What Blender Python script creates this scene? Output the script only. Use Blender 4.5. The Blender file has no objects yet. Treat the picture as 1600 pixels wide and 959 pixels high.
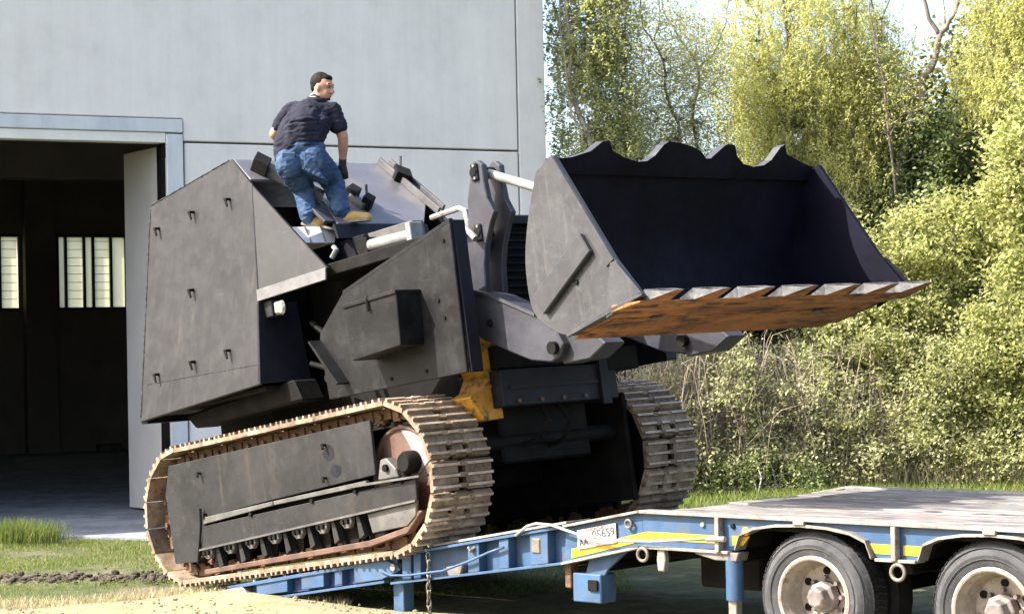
import bpy, bmesh, math, random
import numpy as np
from mathutils import Vector, Matrix

scn = bpy.context.scene
COL = scn.collection
R = math.radians

# ------------------------------------------------------------------ camera, sky, sun, exposure
cam_d = bpy.data.cameras.new("camera")
cam = bpy.data.objects.new("camera", cam_d)
COL.objects.link(cam)
PITCH, ROLL = 0.0224, -0.0214
fw = Vector((0, math.cos(PITCH), math.sin(PITCH)))
up0 = Vector((0, -math.sin(PITCH), math.cos(PITCH)))
rt0 = Vector((1, 0, 0))
rt = rt0 * math.cos(ROLL) + up0 * math.sin(ROLL)
up = up0 * math.cos(ROLL) - rt0 * math.sin(ROLL)
cam.matrix_world = Matrix(((rt.x, up.x, -fw.x, 0), (rt.y, up.y, -fw.y, 0), (rt.z, up.z, -fw.z, 2.097), (0, 0, 0, 1)))
cam_d.sensor_width = 36
cam_d.lens = 36 * 3137 / 1600
cam_d.clip_start = 0.1
cam_d.clip_end = 2000
scn.camera = cam

SUN_EL, SUN_AZ = 42.0, 12.0          # light travels towards +X, turned a little away from the camera
Ldir = Vector((math.cos(R(SUN_EL)) * math.cos(R(SUN_AZ)), math.cos(R(SUN_EL)) * math.sin(R(SUN_AZ)), -math.sin(R(SUN_EL))))
world = bpy.data.worlds.new("World")
scn.world = world
world.use_nodes = True
wn = world.node_tree
sky = wn.nodes.new("ShaderNodeTexSky")
sky.sky_type = 'NISHITA'
sky.sun_disc = False
sky.sun_elevation = R(SUN_EL)
sky.sun_rotation = math.atan2(-Ldir.x, -Ldir.y)
sky.dust_density = 4.0
sky.ozone_density = 0.6
wn.links.new(sky.outputs[0], wn.nodes["Background"].inputs[0])
wn.nodes["Background"].inputs[1].default_value = 0.15
sun_d = bpy.data.lights.new("sun", 'SUN')
sun = bpy.data.objects.new("sun", sun_d)
COL.objects.link(sun)
sun_d.energy = 4.8
sun_d.angle = R(0.5)
sun_d.color = (1.0, 0.95, 0.87)
sun.rotation_euler = Ldir.to_track_quat('-Z', 'Y').to_euler()
scn.view_settings.view_transform = 'Standard'
scn.view_settings.look = 'None'
scn.view_settings.exposure = 1.75
scn.view_settings.gamma = 1.0

# ------------------------------------------------------------------ materials
def _nt(name):
    m = bpy.data.materials.new(name)
    m.use_nodes = True
    nt = m.node_tree
    return m, nt, nt.nodes["Principled BSDF"]

def _coords(nt, scale=(1, 1, 1), rnd=True):
    tc = nt.nodes.new("ShaderNodeTexCoord")
    mp = nt.nodes.new("ShaderNodeMapping")
    mp.inputs[3].default_value = scale
    nt.links.new(tc.outputs['Object'], mp.inputs[0])
    if rnd:
        oi = nt.nodes.new("ShaderNodeObjectInfo")
        mu = nt.nodes.new("ShaderNodeMath"); mu.operation = 'MULTIPLY'; mu.inputs[1].default_value = 37.0
        nt.links.new(oi.outputs['Random'], mu.inputs[0])
        nt.links.new(mu.outputs[0], mp.inputs[1])
    return mp.outputs[0]

def _noise(nt, vec, scale, detail=6, rough=0.6):
    n = nt.nodes.new("ShaderNodeTexNoise")
    n.inputs['Scale'].default_value = scale
    n.inputs['Detail'].default_value = detail
    n.inputs['Roughness'].default_value = rough
    nt.links.new(vec, n.inputs['Vector'])
    return n.outputs['Fac']

def _ramp(nt, fac, stops):
    r = nt.nodes.new("ShaderNodeValToRGB")
    e = r.color_ramp.elements
    while len(e) < len(stops): e.new(0.5)
    for k, (p, c) in enumerate(stops):
        e[k].position = p
        e[k].color = (*c, 1) if len(c) == 3 else c
    nt.links.new(fac, r.inputs[0])
    return r.outputs[0]

def _mix(nt, fac, a, b):
    m = nt.nodes.new("ShaderNodeMix"); m.data_type = 'RGBA'
    for s, v in ((0, fac), (6, a), (7, b)):
        if isinstance(v, (int, float)): m.inputs[s].default_value = v
        elif isinstance(v, tuple): m.inputs[s].default_value = (*v, 1)
        else: nt.links.new(v, m.inputs[s])
    return m.outputs[2]

def _bump(nt, bs, h, strength=0.3, dist=0.01):
    b = nt.nodes.new("ShaderNodeBump")
    b.inputs['Strength'].default_value = strength
    b.inputs['Distance'].default_value = dist
    nt.links.new(h, b.inputs['Height'])
    nt.links.new(b.outputs[0], bs.inputs['Normal'])

def worn(name, a, b, c=None, rough=0.55, metal=0.0, s1=2.0, s2=14.0, lo=.4, hi=.62, clo=.6, chi=.75, bump=.25, stretch=(1, 1, 1), spec=0.5, var=0, scratch=None, runs=None, warp=0):
    """two-tone noise paint with scattered wear, optional scratches, streaks running down and per-piece variation"""
    m, nt, bs = _nt(name)
    v = _coords(nt, stretch)
    n1 = _noise(nt, v, s1, 8, .65)
    n2 = _noise(nt, v, s2, 8, .7)
    col = _ramp(nt, n1, [(lo, a), (hi, b)])
    if c:
        mask = _ramp(nt, n2, [(clo, (0, 0, 0)), (chi, (1, 1, 1))])
        col = _mix(nt, mask, col, c)
    if runs:
        v2 = _coords(nt, (11, 11, .9))
        n4 = _noise(nt, v2, 1.0, 6, .7)
        n5 = _noise(nt, v, s1 * .7, 3, .5)
        k = nt.nodes.new("ShaderNodeMath"); k.operation = 'MULTIPLY'
        nt.links.new(_ramp(nt, n4, [(.54, (0, 0, 0)), (.72, (.75, .75, .75))]), k.inputs[0])
        nt.links.new(_ramp(nt, n5, [(.42, (0, 0, 0)), (.6, (1, 1, 1))]), k.inputs[1])
        col = _mix(nt, k.outputs[0], col, runs)
    if scratch:
        v3 = _coords(nt, (30, 30, 3.5)); v4 = _coords(nt, (4, 4, 40))
        sc = []
        for vv in (v3, v4):
            n6 = _noise(nt, vv, 1.6, 4, .8)
            sc.append(_ramp(nt, n6, [(.665, (0, 0, 0)), (.70, (.8, .8, .8))]))
        n7 = _noise(nt, v, s1 * 1.3, 4, .6)
        mx = nt.nodes.new("ShaderNodeMath"); mx.operation = 'MAXIMUM'
        nt.links.new(sc[0], mx.inputs[0]); nt.links.new(sc[1], mx.inputs[1])
        k = nt.nodes.new("ShaderNodeMath"); k.operation = 'MULTIPLY'
        nt.links.new(mx.outputs[0], k.inputs[0]); nt.links.new(_ramp(nt, n7, [(.48, (0, 0, 0)), (.62, (1, 1, 1))]), k.inputs[1])
        col = _mix(nt, k.outputs[0], col, scratch)
    if var:
        oi = nt.nodes.new("ShaderNodeObjectInfo")
        mr = nt.nodes.new("ShaderNodeMapRange"); mr.inputs[3].default_value = 1 - var; mr.inputs[4].default_value = 1 + var
        nt.links.new(oi.outputs['Random'], mr.inputs[0])
        hs = nt.nodes.new("ShaderNodeHueSaturation"); nt.links.new(mr.outputs[0], hs.inputs['Value']); nt.links.new(col, hs.inputs['Color'])
        col = hs.outputs[0]
    nt.links.new(col, bs.inputs['Base Color'])
    rr = _ramp(nt, n2, [(.3, (rough - .1,) * 3), (.7, (min(1, rough + .12),) * 3)])
    nt.links.new(rr, bs.inputs['Roughness'])
    bs.inputs['Metallic'].default_value = metal
    bs.inputs['Specular IOR Level'].default_value = spec
    if warp:
        add = nt.nodes.new("ShaderNodeMath"); add.operation = 'MULTIPLY_ADD'; add.inputs[1].default_value = warp
        nt.links.new(_noise(nt, v, 1.3, 2, .4), add.inputs[0]); nt.links.new(n2, add.inputs[2])
        _bump(nt, bs, add.outputs[0], bump, .008)
    elif bump: _bump(nt, bs, n2, bump, .006)
    return m

M = {}
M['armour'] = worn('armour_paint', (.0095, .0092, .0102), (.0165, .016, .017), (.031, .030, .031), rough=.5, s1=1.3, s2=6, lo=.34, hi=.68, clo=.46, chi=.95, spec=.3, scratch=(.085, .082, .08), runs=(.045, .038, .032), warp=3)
M['armour_dark'] = worn('dark_shaded_armour_paint', (.005, .005, .009), (.011, .011, .016), (.026, .026, .028), rough=.5, s1=2, s2=12, clo=.62, chi=.9, spec=.2)  # darker armour copy; shade of far and turned-away plates is in the colour
M['armour_front'] = worn('front_armour_shaded_paint', (.0035, .0036, .0042), (.0095, .0097, .0106), (.027, .027, .0275), rough=.5, s1=1.6, s2=6, clo=.5, chi=.9, spec=.2, scratch=(.06, .058, .057), runs=(.024, .0235, .0235), warp=6)  # darker than the hull paint, the hull's shadow on this plate mixed in
M['edge'] = worn('armour_edge', (.05, .048, .05), (.085, .082, .084), (.028, .028, .03), rough=.5, s1=6, s2=25)
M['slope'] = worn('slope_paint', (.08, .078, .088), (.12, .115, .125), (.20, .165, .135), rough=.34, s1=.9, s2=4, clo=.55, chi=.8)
M['black'] = worn('machine_black', (.004, .004, .004), (.010, .009, .008), (.022, .017, .012), rough=.7, s1=5, s2=20, clo=.6, chi=.9, spec=.12)  # black of small fittings, darkened to carry the shade of the machine's cavities
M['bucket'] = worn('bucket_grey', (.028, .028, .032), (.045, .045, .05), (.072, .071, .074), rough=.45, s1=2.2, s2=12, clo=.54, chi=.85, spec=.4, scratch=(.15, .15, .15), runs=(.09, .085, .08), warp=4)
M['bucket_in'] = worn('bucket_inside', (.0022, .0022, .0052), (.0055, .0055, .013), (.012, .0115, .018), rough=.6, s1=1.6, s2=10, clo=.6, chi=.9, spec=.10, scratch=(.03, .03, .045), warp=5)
M['arm'] = worn('arm_paint', (.027, .0275, .036), (.046, .0465, .058), (.014, .014, .018), rough=.42, s1=2.5, s2=14, clo=.6, chi=.85, spec=.35, scratch=(.13, .13, .13))
M['rust'] = worn('rust_orange', (.135, .042, .008), (.30, .115, .022), (.022, .010, .006), rough=.75, s1=2.0, s2=3.6, lo=.36, hi=.6, clo=.5, chi=.60, stretch=(2.2, .6, 1), scratch=(.45, .31, .15), runs=(.36, .22, .09))
M['tooth'] = worn('tooth_steel', (.030, .030, .034), (.095, .092, .092), (.18, .17, .16), rough=.5, metal=.1, s1=7, s2=12, lo=.42, hi=.6, clo=.56, chi=.76, var=.25, spec=.3)
M['shoe'] = worn('track_shoe_dirt', (.145, .098, .062), (.30, .225, .16), (.07, .036, .02), rough=.68, metal=.1, s1=6, s2=18, clo=.52, chi=.7, var=.3)
M['grouser'] = worn('grouser_worn_steel', (.33, .255, .185), (.50, .40, .31), (.16, .088, .05), rough=.45, metal=.2, s1=9, s2=22, clo=.54, chi=.75, var=.25)
M['chain_dirt'] = worn('track_chain_rust', (.075, .036, .018), (.15, .08, .042), (.04, .022, .014), rough=.8, s1=6, s2=20, clo=.55, chi=.7)
M['cover'] = worn('track_cover_paint', (.012, .0117, .0127), (.022, .0215, .0225), (.044, .043, .0425), rough=.48, s1=2.0, s2=9, clo=.58, chi=.85, spec=.32, scratch=(.11, .10, .095), runs=(.055, .045, .036), warp=5)
M['cover_light'] = worn('track_guard_grey', (.06, .057, .055), (.11, .103, .098), (.035, .028, .024), rough=.5, s1=4, s2=14, clo=.54, chi=.72, scratch=(.2, .19, .18))
M['idler'] = worn('idler_rust', (.06, .03, .02), (.12, .066, .046), (.03, .014, .009), rough=.6, s1=4, s2=16, clo=.55, chi=.75)
M['yellow'] = worn('machine_yellow', (.36, .165, .012), (.44, .215, .02), (.05, .028, .012), rough=.6, s1=4, s2=10, clo=.5, chi=.64, runs=(.08, .05, .03))
M['white'] = worn('white_metal', (.15, .15, .15), (.23, .225, .22), (.10, .095, .09), rough=.45, s1=4, s2=14, clo=.56, chi=.75)
M['blue'] = worn('trailer_blue', (.026, .064, .130), (.042, .095, .185), (.075, .073, .070), rough=.52, s1=3.0, s2=11, clo=.5, chi=.72, scratch=(.13, .085, .06), runs=(.08, .055, .045), spec=.35)
M['blue_dark'] = worn('trailer_blue_web', (.014, .032, .095), (.024, .052, .14), (.03, .03, .034), rough=.55, s1=3.5, s2=15, clo=.54, chi=.74)
M['rail'] = worn('rail_steel', (.17, .16, .145), (.28, .265, .24), (.09, .056, .036), rough=.55, metal=.15, s1=4, s2=14, clo=.5, chi=.7, scratch=(.4, .38, .35))
M['tape'] = worn('yellow_reflective_tape', (.42, .25, .012), (.50, .31, .018), (.2, .12, .03), rough=.45, s1=5, s2=18, clo=.54, chi=.78)
M['plank'] = worn('deck_wood', (.105, .094, .088), (.25, .228, .208), (.03, .026, .024), rough=.85, s1=2.6, s2=6, clo=.48, chi=.62, stretch=(.6, 5, 1), var=.22, scratch=(.36, .33, .3))
M['frame_dark'] = worn('frame_shaded_black', (.006, .005, .005), (.014, .012, .010), None, rough=.85, s1=5, s2=20, spec=.12)  # near-black, the shade beneath machine and trailer put into the colour
M['tyre'] = worn('tyre_rubber', (.030, .030, .033), (.058, .058, .062), (.10, .097, .092), rough=.8, s1=4, s2=14, clo=.52, chi=.8, spec=.3)
M['tread'] = worn('tyre_tread', (.010, .010, .011), (.022, .021, .021), None, rough=.85, s1=5, s2=22, spec=.2)
M['rim'] = worn('wheel_rim', (.22, .185, .15), (.36, .305, .255), (.10, .05, .03), rough=.55, metal=.1, s1=5, s2=12, clo=.54, chi=.72)
M['hub'] = worn('wheel_hub', (.10, .085, .08), (.17, .145, .135), (.05, .03, .022), rough=.6, s1=9, s2=24)
M['plate'] = worn('number_plate', (.33, .315, .29), (.40, .385, .36), (.22, .19, .16), rough=.5, s1=7, s2=25, clo=.54, chi=.75)
M['ink'] = worn('plate_ink', (.03, .03, .035), (.06, .06, .06), None, rough=.6, bump=0)
M['ink_red'] = worn('plate_ink_red', (.35, .12, .1), (.42, .2, .18), None, rough=.6, bump=0)
M['orange'] = worn('orange_reflector', (.8, .22, .03), (.9, .3, .05), None, rough=.25, bump=0)
M['strap'] = worn('strap_web', (.24, .23, .215), (.32, .31, .29), None, rough=.8, s1=20, s2=60)
M['chain_steel'] = worn('chain_steel', (.10, .085, .07), (.18, .15, .12), (.08, .045, .025), rough=.55, metal=.3, s1=12, s2=40)
M['lamp_glass'] = worn('lamp_glass', (.16, .16, .14), (.30, .30, .27), None, rough=.15, s1=14, s2=40, bump=0)
M['galv'] = worn('galvanised_frame', (.46, .48, .50), (.55, .565, .58), None, rough=.5, metal=.1, s1=4, s2=18, stretch=(1, 1, .3))
M['leaf_door'] = worn('door_leaf_paint', (.50, .485, .47), (.56, .54, .52), None, rough=.55, s1=1, s2=9)
M['lintel'] = worn('lintel_cream', (.62, .6, .54), (.7, .68, .62), None, rough=.6)
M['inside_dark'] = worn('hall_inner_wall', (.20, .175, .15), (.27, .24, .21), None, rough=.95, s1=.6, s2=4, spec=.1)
M['mullion'] = worn('window_mullion', (.05, .055, .05), (.08, .08, .075), None, rough=.6)
M['skin'] = worn('skin', (.36, .185, .125), (.42, .23, .16), None, rough=.55, s1=9, s2=40, bump=.05)
M['hair'] = worn('hair', (.006, .005, .005), (.016, .013, .012), None, rough=.7, s1=30, s2=90, spec=.1)
M['shirt'] = worn('polo_shirt', (.010, .0105, .020), (.020, .0205, .033), (.035, .034, .045), rough=.92, s1=5, s2=16, clo=.55, chi=.8, bump=.5, spec=.2)
M['jeans'] = worn('jeans', (.018, .040, .088), (.062, .102, .178), (.125, .165, .22), rough=.92, s1=6, s2=11, lo=.34, hi=.66, clo=.52, chi=.85, spec=.15, bump=.5)
M['boot'] = worn('tan_boot', (.30, .19, .055), (.40, .265, .09), (.16, .10, .04), rough=.7, s1=10, s2=30)
M['sole'] = worn('boot_sole', (.16, .15, .14), (.24, .22, .2), None, rough=.8)
M['glove'] = worn('black_glove', (.012, .012, .013), (.025, .025, .027), None, rough=.7)
M['eye'] = worn('eye', (.02, .015, .012), (.03, .02, .016), None, rough=.3, bump=0)
M['bark'] = worn('bark', (.10, .085, .065), (.19, .165, .13), (.09, .10, .05), rough=.9, s1=9, s2=30, stretch=(1, 1, .25))
M['bark_pale'] = worn('bark_pale', (.2, .175, .15), (.33, .3, .26), None, rough=.9, s1=9, s2=30, stretch=(1, 1, .25))
M['twig'] = worn('dry_twig', (.25, .20, .15), (.38, .315, .25), (.18, .14, .11), rough=.9, s1=3, s2=20)

def leaf_mat(name, cols, trans=.45):
    m, nt, bs = _nt(name)
    g = nt.nodes.new("ShaderNodeNewGeometry")
    n = len(cols)
    col = _ramp(nt, g.outputs['Random Per Island'], [(k / (n - 1), c) for k, c in enumerate(cols)])
    nt.links.new(col, bs.inputs['Base Color'])
    bs.inputs['Roughness'].default_value = .55
    bs.inputs['Specular IOR Level'].default_value = .3
    tr = nt.nodes.new("ShaderNodeBsdfTranslucent")
    nt.links.new(col, tr.inputs[0])
    mx = nt.nodes.new("ShaderNodeMixShader"); mx.inputs[0].default_value = trans
    nt.links.new(bs.outputs[0], mx.inputs[1]); nt.links.new(tr.outputs[0], mx.inputs[2])
    nt.links.new(mx.outputs[0], nt.nodes["Material Output"].inputs[0])
    return m
M['lf_willow'] = leaf_mat('willow_leaf', [(.39, .42, .115), (.53, .53, .175), (.60, .585, .245), (.45, .47, .145)], .58)
M['lf_poplar'] = leaf_mat('poplar_leaf', [(.28, .33, .12), (.44, .46, .18), (.52, .51, .26), (.33, .38, .15)], .56)
M['lf_slim'] = leaf_mat('young_leaf', [(.44, .44, .17), (.54, .51, .24), (.38, .41, .15)], .55)
M['lf_ivy'] = leaf_mat('ivy_leaf', [(.03, .055, .02), (.08, .12, .04), (.17, .21, .07), (.26, .29, .11)], .32)
M['lf_shrub'] = leaf_mat('shrub_leaf', [(.29, .33, .10), (.47, .48, .17), (.56, .54, .24), (.22, .27, .085)], .54)
M['lf_shrub2'] = leaf_mat('shrub_leaf_mid', [(.24, .28, .10), (.40, .42, .17), (.49, .485, .22), (.55, .53, .29)], .55)
M['lf_bramble'] = leaf_mat('bramble_leaf', [(.30, .33, .13), (.45, .46, .21), (.54, .51, .30)], .55)
M['lf_low'] = leaf_mat('weed_leaf', [(.10, .15, .04), (.2, .26, .075), (.3, .33, .12), (.13, .17, .06)], .42)
M['lf_thicket'] = leaf_mat('thicket_leaf_shaded', [(.035, .05, .02), (.12, .14, .05), (.26, .26, .10), (.08, .095, .035)], .4)
M['grass'] = leaf_mat('grass_blade', [(.06, .115, .012), (.12, .19, .025), (.21, .24, .05), (.26, .25, .09), (.08, .15, .018)], .42)
M['dry_grass'] = leaf_mat('dry_grass_blade', [(.40, .33, .2), (.5, .43, .28), (.3, .27, .12)], .35)

def wall_mat():
    m, nt, bs = _nt('precast_concrete')
    v = _coords(nt, (1, 1, 1), False)
    vs = _coords(nt, (5, 5, .35), False)
    n1 = _noise(nt, v, .9, 10, .72)
    n2 = _noise(nt, vs, 1.0, 8, .65)
    n3 = _noise(nt, v, 26, 6, .7)
    c = _ramp(nt, n1, [(.32, (.63, .60, .565)), (.5, (.71, .675, .635)), (.68, (.76, .725, .685))])
    st = _ramp(nt, n2, [(.36, (.93, .93, .93)), (.66, (1, 1, 1))])
    mm = nt.nodes.new("ShaderNodeMix"); mm.data_type = 'RGBA'; mm.blend_type = 'MULTIPLY'; mm.inputs[0].default_value = 1
    nt.links.new(c, mm.inputs[6]); nt.links.new(st, mm.inputs[7])
    pit = _ramp(nt, n3, [(.28, (.8, .8, .8)), (.4, (1, 1, 1))])
    m2 = nt.nodes.new("ShaderNodeMix"); m2.data_type = 'RGBA'; m2.blend_type = 'MULTIPLY'; m2.inputs[0].default_value = .8
    nt.links.new(mm.outputs[2], m2.inputs[6]); nt.links.new(pit, m2.inputs[7])
    nt.links.new(m2.outputs[2], bs.inputs['Base Color'])
    bs.inputs['Roughness'].default_value = .85
    _bump(nt, bs, n3, .25, .006)
    return m
M['wall'] = wall_mat()

def ground_mat(name, stops1, stops2, s1, s2, m_lo=.45, m_hi=.6):
    m, nt, bs = _nt(name)
    v = _coords(nt, (1, 1, 1), False)
    n1 = _noise(nt, v, s1, 8, .65); n2 = _noise(nt, v, s2, 8, .75); n3 = _noise(nt, v, 60, 4, .7)
    a = _ramp(nt, n2, stops1); b = _ramp(nt, n2, stops2)
    k = _ramp(nt, n1, [(m_lo, (0, 0, 0)), (m_hi, (1, 1, 1))])
    nt.links.new(_mix(nt, k, a, b), bs.inputs['Base Color'])
    bs.inputs['Roughness'].default_value = .95
    _bump(nt, bs, n3, .6, .02)
    return m
M['ground'] = ground_mat('ground_earth', [(.3, (.022, .030, .008)), (.5, (.05, .062, .016)), (.7, (.10, .105, .034))], [(.3, (.06, .05, .028)), (.5, (.115, .10, .058)), (.7, (.20, .175, .115))], .9, 5)
M['sand'] = ground_mat('sand', [(.3, (.17, .145, .085)), (.7, (.275, .235, .145))], [(.3, (.11, .12, .036)), (.7, (.21, .20, .095))], 1.6, 22, .46, .62)
M['slab'] = ground_mat('concrete_slab', [(.35, (.15, .16, .18)), (.65, (.25, .26, .28))], [(.35, (.08, .085, .10)), (.65, (.19, .20, .22))], .9, 4)
M['soil'] = ground_mat('dark_soil', [(.35, (.028, .021, .014)), (.65, (.07, .052, .035))], [(.35, (.04, .032, .022)), (.65, (.10, .08, .058))], 3, 12)

def pane_mat():
    m, nt, bs = _nt('frosted_pane')
    bs.inputs['Base Color'].default_value = (.72, .75, .68, 1)
    bs.inputs['Roughness'].default_value = .5
    tr = nt.nodes.new("ShaderNodeBsdfTranslucent"); tr.inputs[0].default_value = (.70, .70, .58, 1)
    tp = nt.nodes.new("ShaderNodeBsdfTransparent"); tp.inputs[0].default_value = (.9, .92, .84, 1)
    m1 = nt.nodes.new("ShaderNodeMixShader"); m1.inputs[0].default_value = .2
    m2 = nt.nodes.new("ShaderNodeMixShader"); m2.inputs[0].default_value = .1
    nt.links.new(tr.outputs[0], m1.inputs[1]); nt.links.new(tp.outputs[0], m1.inputs[2])
    nt.links.new(m1.outputs[0], m2.inputs[1]); nt.links.new(bs.outputs[0], m2.inputs[2])
    nt.links.new(m2.outputs[0], nt.nodes["Material Output"].inputs[0])
    return m
M['pane'] = pane_mat()

# ------------------------------------------------------------------ mesh helpers
class MB:
    def __init__(s): s.v = []; s.f = []; s.m = []
    def add(s, vs, fs, mi=0):
        o = len(s.v)
        s.v += [tuple(v) for v in vs]
        s.f += [tuple(i + o for i in f) for f in fs]
        s.m += [mi] * len(fs)
        return s
    def hexa(s, p, mi=0):   # 8 points: bottom loop 0-3, top loop 4-7
        return s.add(p, [(3, 2, 1, 0), (4, 5, 6, 7), (0, 1, 5, 4), (1, 2, 6, 5), (2, 3, 7, 6), (3, 0, 4, 7)], mi)
    def box(s, a, b, mi=0):
        (x0, y0, z0), (x1, y1, z1) = a, b
        return s.hexa([(x0, y0, z0), (x1, y0, z0), (x1, y1, z0), (x0, y1, z0), (x0, y0, z1), (x1, y0, z1), (x1, y1, z1), (x0, y1, z1)], mi)
    def prism(s, pts, off, mi=0):
        n = len(pts); off = Vector(off)
        vs = [Vector(p) for p in pts]; vs += [p + off for p in vs]
        fs = [tuple(range(n))[::-1], tuple(range(n, 2 * n))] + [(i, (i + 1) % n, n + (i + 1) % n, n + i) for i in range(n)]
        return s.add(vs, fs, mi)
    def xz(s, poly, y0, y1, mi=0):
        return s.prism([(x, y0, z) for x, z in poly], (0, y1 - y0, 0), mi)
    def tube(s, pts, r, n=8, mi=0):
        pts = [Vector(p) for p in pts]
        rs = r if isinstance(r, (list, tuple)) else [r] * len(pts)
        prev = None; vs = []
        for i, p in enumerate(pts):
            t = (pts[min(i + 1, len(pts) - 1)] - pts[max(i - 1, 0)])
            if t.length < 1e-9: t = Vector((0, 0, 1))
            t.normalize()
            if prev is None:
                a = t.orthogonal().normalized()
            else:
                a = prev - t * prev.dot(t)
                a = a.normalized() if a.length > 1e-6 else t.orthogonal().normalized()
            prev = a; b = t.cross(a)
            vs += [p + (a * math.cos(2 * math.pi * k / n) + b * math.sin(2 * math.pi * k / n)) * rs[i] for k in range(n)]
        fs = []
        for i in range(len(pts) - 1):
            for k in range(n):
                fs.append((i * n + k, i * n + (k + 1) % n, (i + 1) * n + (k + 1) % n, (i + 1) * n + k))
        fs += [tuple(range(n))[::-1], tuple(range((len(pts) - 1) * n, len(pts) * n))]
        return s.add(vs, fs, mi)
    def lathe(s, prof, o, axis, n=32, mi=0, closed=False):   # prof: (radius, height along axis)
        o = Vector(o); ax = Vector(axis).normalized(); a = ax.orthogonal().normalized(); b = ax.cross(a)
        vs = []
        for r_, h in prof:
            vs += [o + ax * h + (a * math.cos(2 * math.pi * k / n) + b * math.sin(2 * math.pi * k / n)) * r_ for k in range(n)]
        fs = []; L = len(prof)
        for i in range(L if closed else L - 1):
            j = (i + 1) % L
            for k in range(n):
                fs.append((i * n + k, i * n + (k + 1) % n, j * n + (k + 1) % n, j * n + k))
        if not closed:
            fs += [tuple(range(n))[::-1], tuple(range((L - 1) * n, L * n))]
        return s.add(vs, fs, mi)
    def blob(s, c, r, n=10, rot=None, mi=0):
        c = Vector(c); r = (r, r, r) if isinstance(r, (int, float)) else r
        vs = []; fs = []; h = n // 2
        for i in range(1, h):
            th = math.pi * i / h
            for k in range(n):
                ph = 2 * math.pi * k / n
                p = Vector((r[0] * math.sin(th) * math.cos(ph), r[1] * math.sin(th) * math.sin(ph), r[2] * math.cos(th)))
                if rot is not None: p = rot @ p
                vs.append(c + p)
        pt = Vector((0, 0, r[2])); pb = -pt
        if rot is not None: pt = rot @ pt; pb = rot @ pb
        vs += [c + pt, c + pb]; T = len(vs) - 2
        for i in range(h - 2):
            for k in range(n):
                fs.append((i * n + k, (i + 1) * n + k, (i + 1) * n + (k + 1) % n, i * n + (k + 1) % n))
        for k in range(n):
            fs.append((T, k, (k + 1) % n)); fs.append((T + 1, (h - 2) * n + (k + 1) % n, (h - 2) * n + k))
        return s.add(vs, fs, mi)
    def limb(s, pts, rs, n=10):   # rounded tapering chain, for voxel merging
        for p, r_ in zip(pts, rs): s.blob(p, r_, n)
        for i in range(len(pts) - 1): s.tube([pts[i], pts[i + 1]], [rs[i], rs[i + 1]], n)
        return s
    def build(s, name, mats, parent=None, bevel=0, smooth=False, label=None):
        me = bpy.data.meshes.new(name)
        me.from_pydata(s.v, [], s.f)
        for m in (mats if isinstance(mats, (list, tuple)) else [mats]):
            me.materials.append(M[m] if isinstance(m, str) else m)
        me.polygons.foreach_set('material_index', s.m)
        bm = bmesh.new(); bm.from_mesh(me)
        bmesh.ops.recalc_face_normals(bm, faces=bm.faces)
        if bevel:
            ed = [e for e in bm.edges if len(e.link_faces) == 2 and e.calc_face_angle(0) > .5]
            bmesh.ops.bevel(bm, geom=ed, offset=bevel, segments=1, affect='EDGES', clamp_overlap=True)
        bm.to_mesh(me); bm.free()
        if smooth:
            me.polygons.foreach_set('use_smooth', [True] * len(me.polygons))
            if smooth != 'all':
                me.set_sharp_from_angle(angle=R(35))
        return link(name, me, parent, label)

def link(name, me, parent=None, label=None):
    o = bpy.data.objects.new(name, me)
    COL.objects.link(o)
    if parent: o.parent = parent
    if label: o['label'] = label
    return o
def tag(o, label=None, cat=None, group=None, kind=None):
    if label: o['label'] = label
    if cat: o['category'] = cat
    if group: o['group'] = group
    if kind: o['kind'] = kind
    return o
def empty(name, mat, label, cat, group=None):
    o = bpy.data.objects.new(name, None)
    COL.objects.link(o)
    o.matrix_world = mat
    o.empty_display_size = .2
    return tag(o, label, cat, group)
def frame(X, Y, Z, O):
    return Matrix(((X[0], Y[0], Z[0], O[0]), (X[1], Y[1], Z[1], O[1]), (X[2], Y[2], Z[2], O[2]), (0, 0, 0, 1)))

# ------------------------------------------------------------------ ground
gm = MB()
xs = [-400, -60, -20] + [-12 + .5 * i for i in range(57)] + [30, 80, 400]
ys = [-50, 5, 10] + [13 + .5 * i for i in range(41)] + [50, 100, 800]
rng = random.Random(3)
nx, ny = len(xs), len(ys)
for y in ys:
    for x in xs:
        inner = -11 < x < 15 and 14 < y < 32
        z = -.012 + (.02 * math.sin(x * 1.7 + y) * math.sin(y * 1.3) + rng.uniform(-.008, .008) if inner else 0)
        if y > 22.5 and x < 3: z = -.02
        gm.v.append((x, y, z))
for j in range(ny - 1):
    for i in range(nx - 1):
        gm.f.append((j * nx + i, j * nx + i + 1, (j + 1) * nx + i + 1, (j + 1) * nx + i)); gm.m.append(0)
g = gm.build('ground', 'ground', smooth='all'); tag(g, kind='structure')

# low sand bank in front of the ramp
sm = MB(); N1, N2 = 60, 26
for j in range(N2):
    for i in range(N1):
        x = -9 + 12 * i / (N1 - 1)
        crest = 17.1 + .55 * math.exp(-((x + 3.0) / .9) ** 2) + .12 * math.sin(x * 2.1) - .55 * max(0, x + 2.2)
        t = j / (N2 - 1)
        y = crest - 5 * (1 - t) ** 1.4 + .25 * (t > .999)
        h = (.065 * math.exp(-((x + 2.1) / 1.0) ** 2) + .018) * (math.sin(math.pi * min(1, t * 1.02) * .62 + .2) if t < .999 else -.4)
        sm.v.append((x, y, h + .01 * math.sin(x * 5 + y * 3)))
for j in range(N2 - 1):
    for i in range(N1 - 1):
        sm.f.append((j * N1 + i, j * N1 + i + 1, (j + 1) * N1 + i + 1, (j + 1) * N1 + i)); sm.m.append(0)
tag(sm.build('sand_bank', 'sand', smooth='all'), kind='structure')

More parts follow.
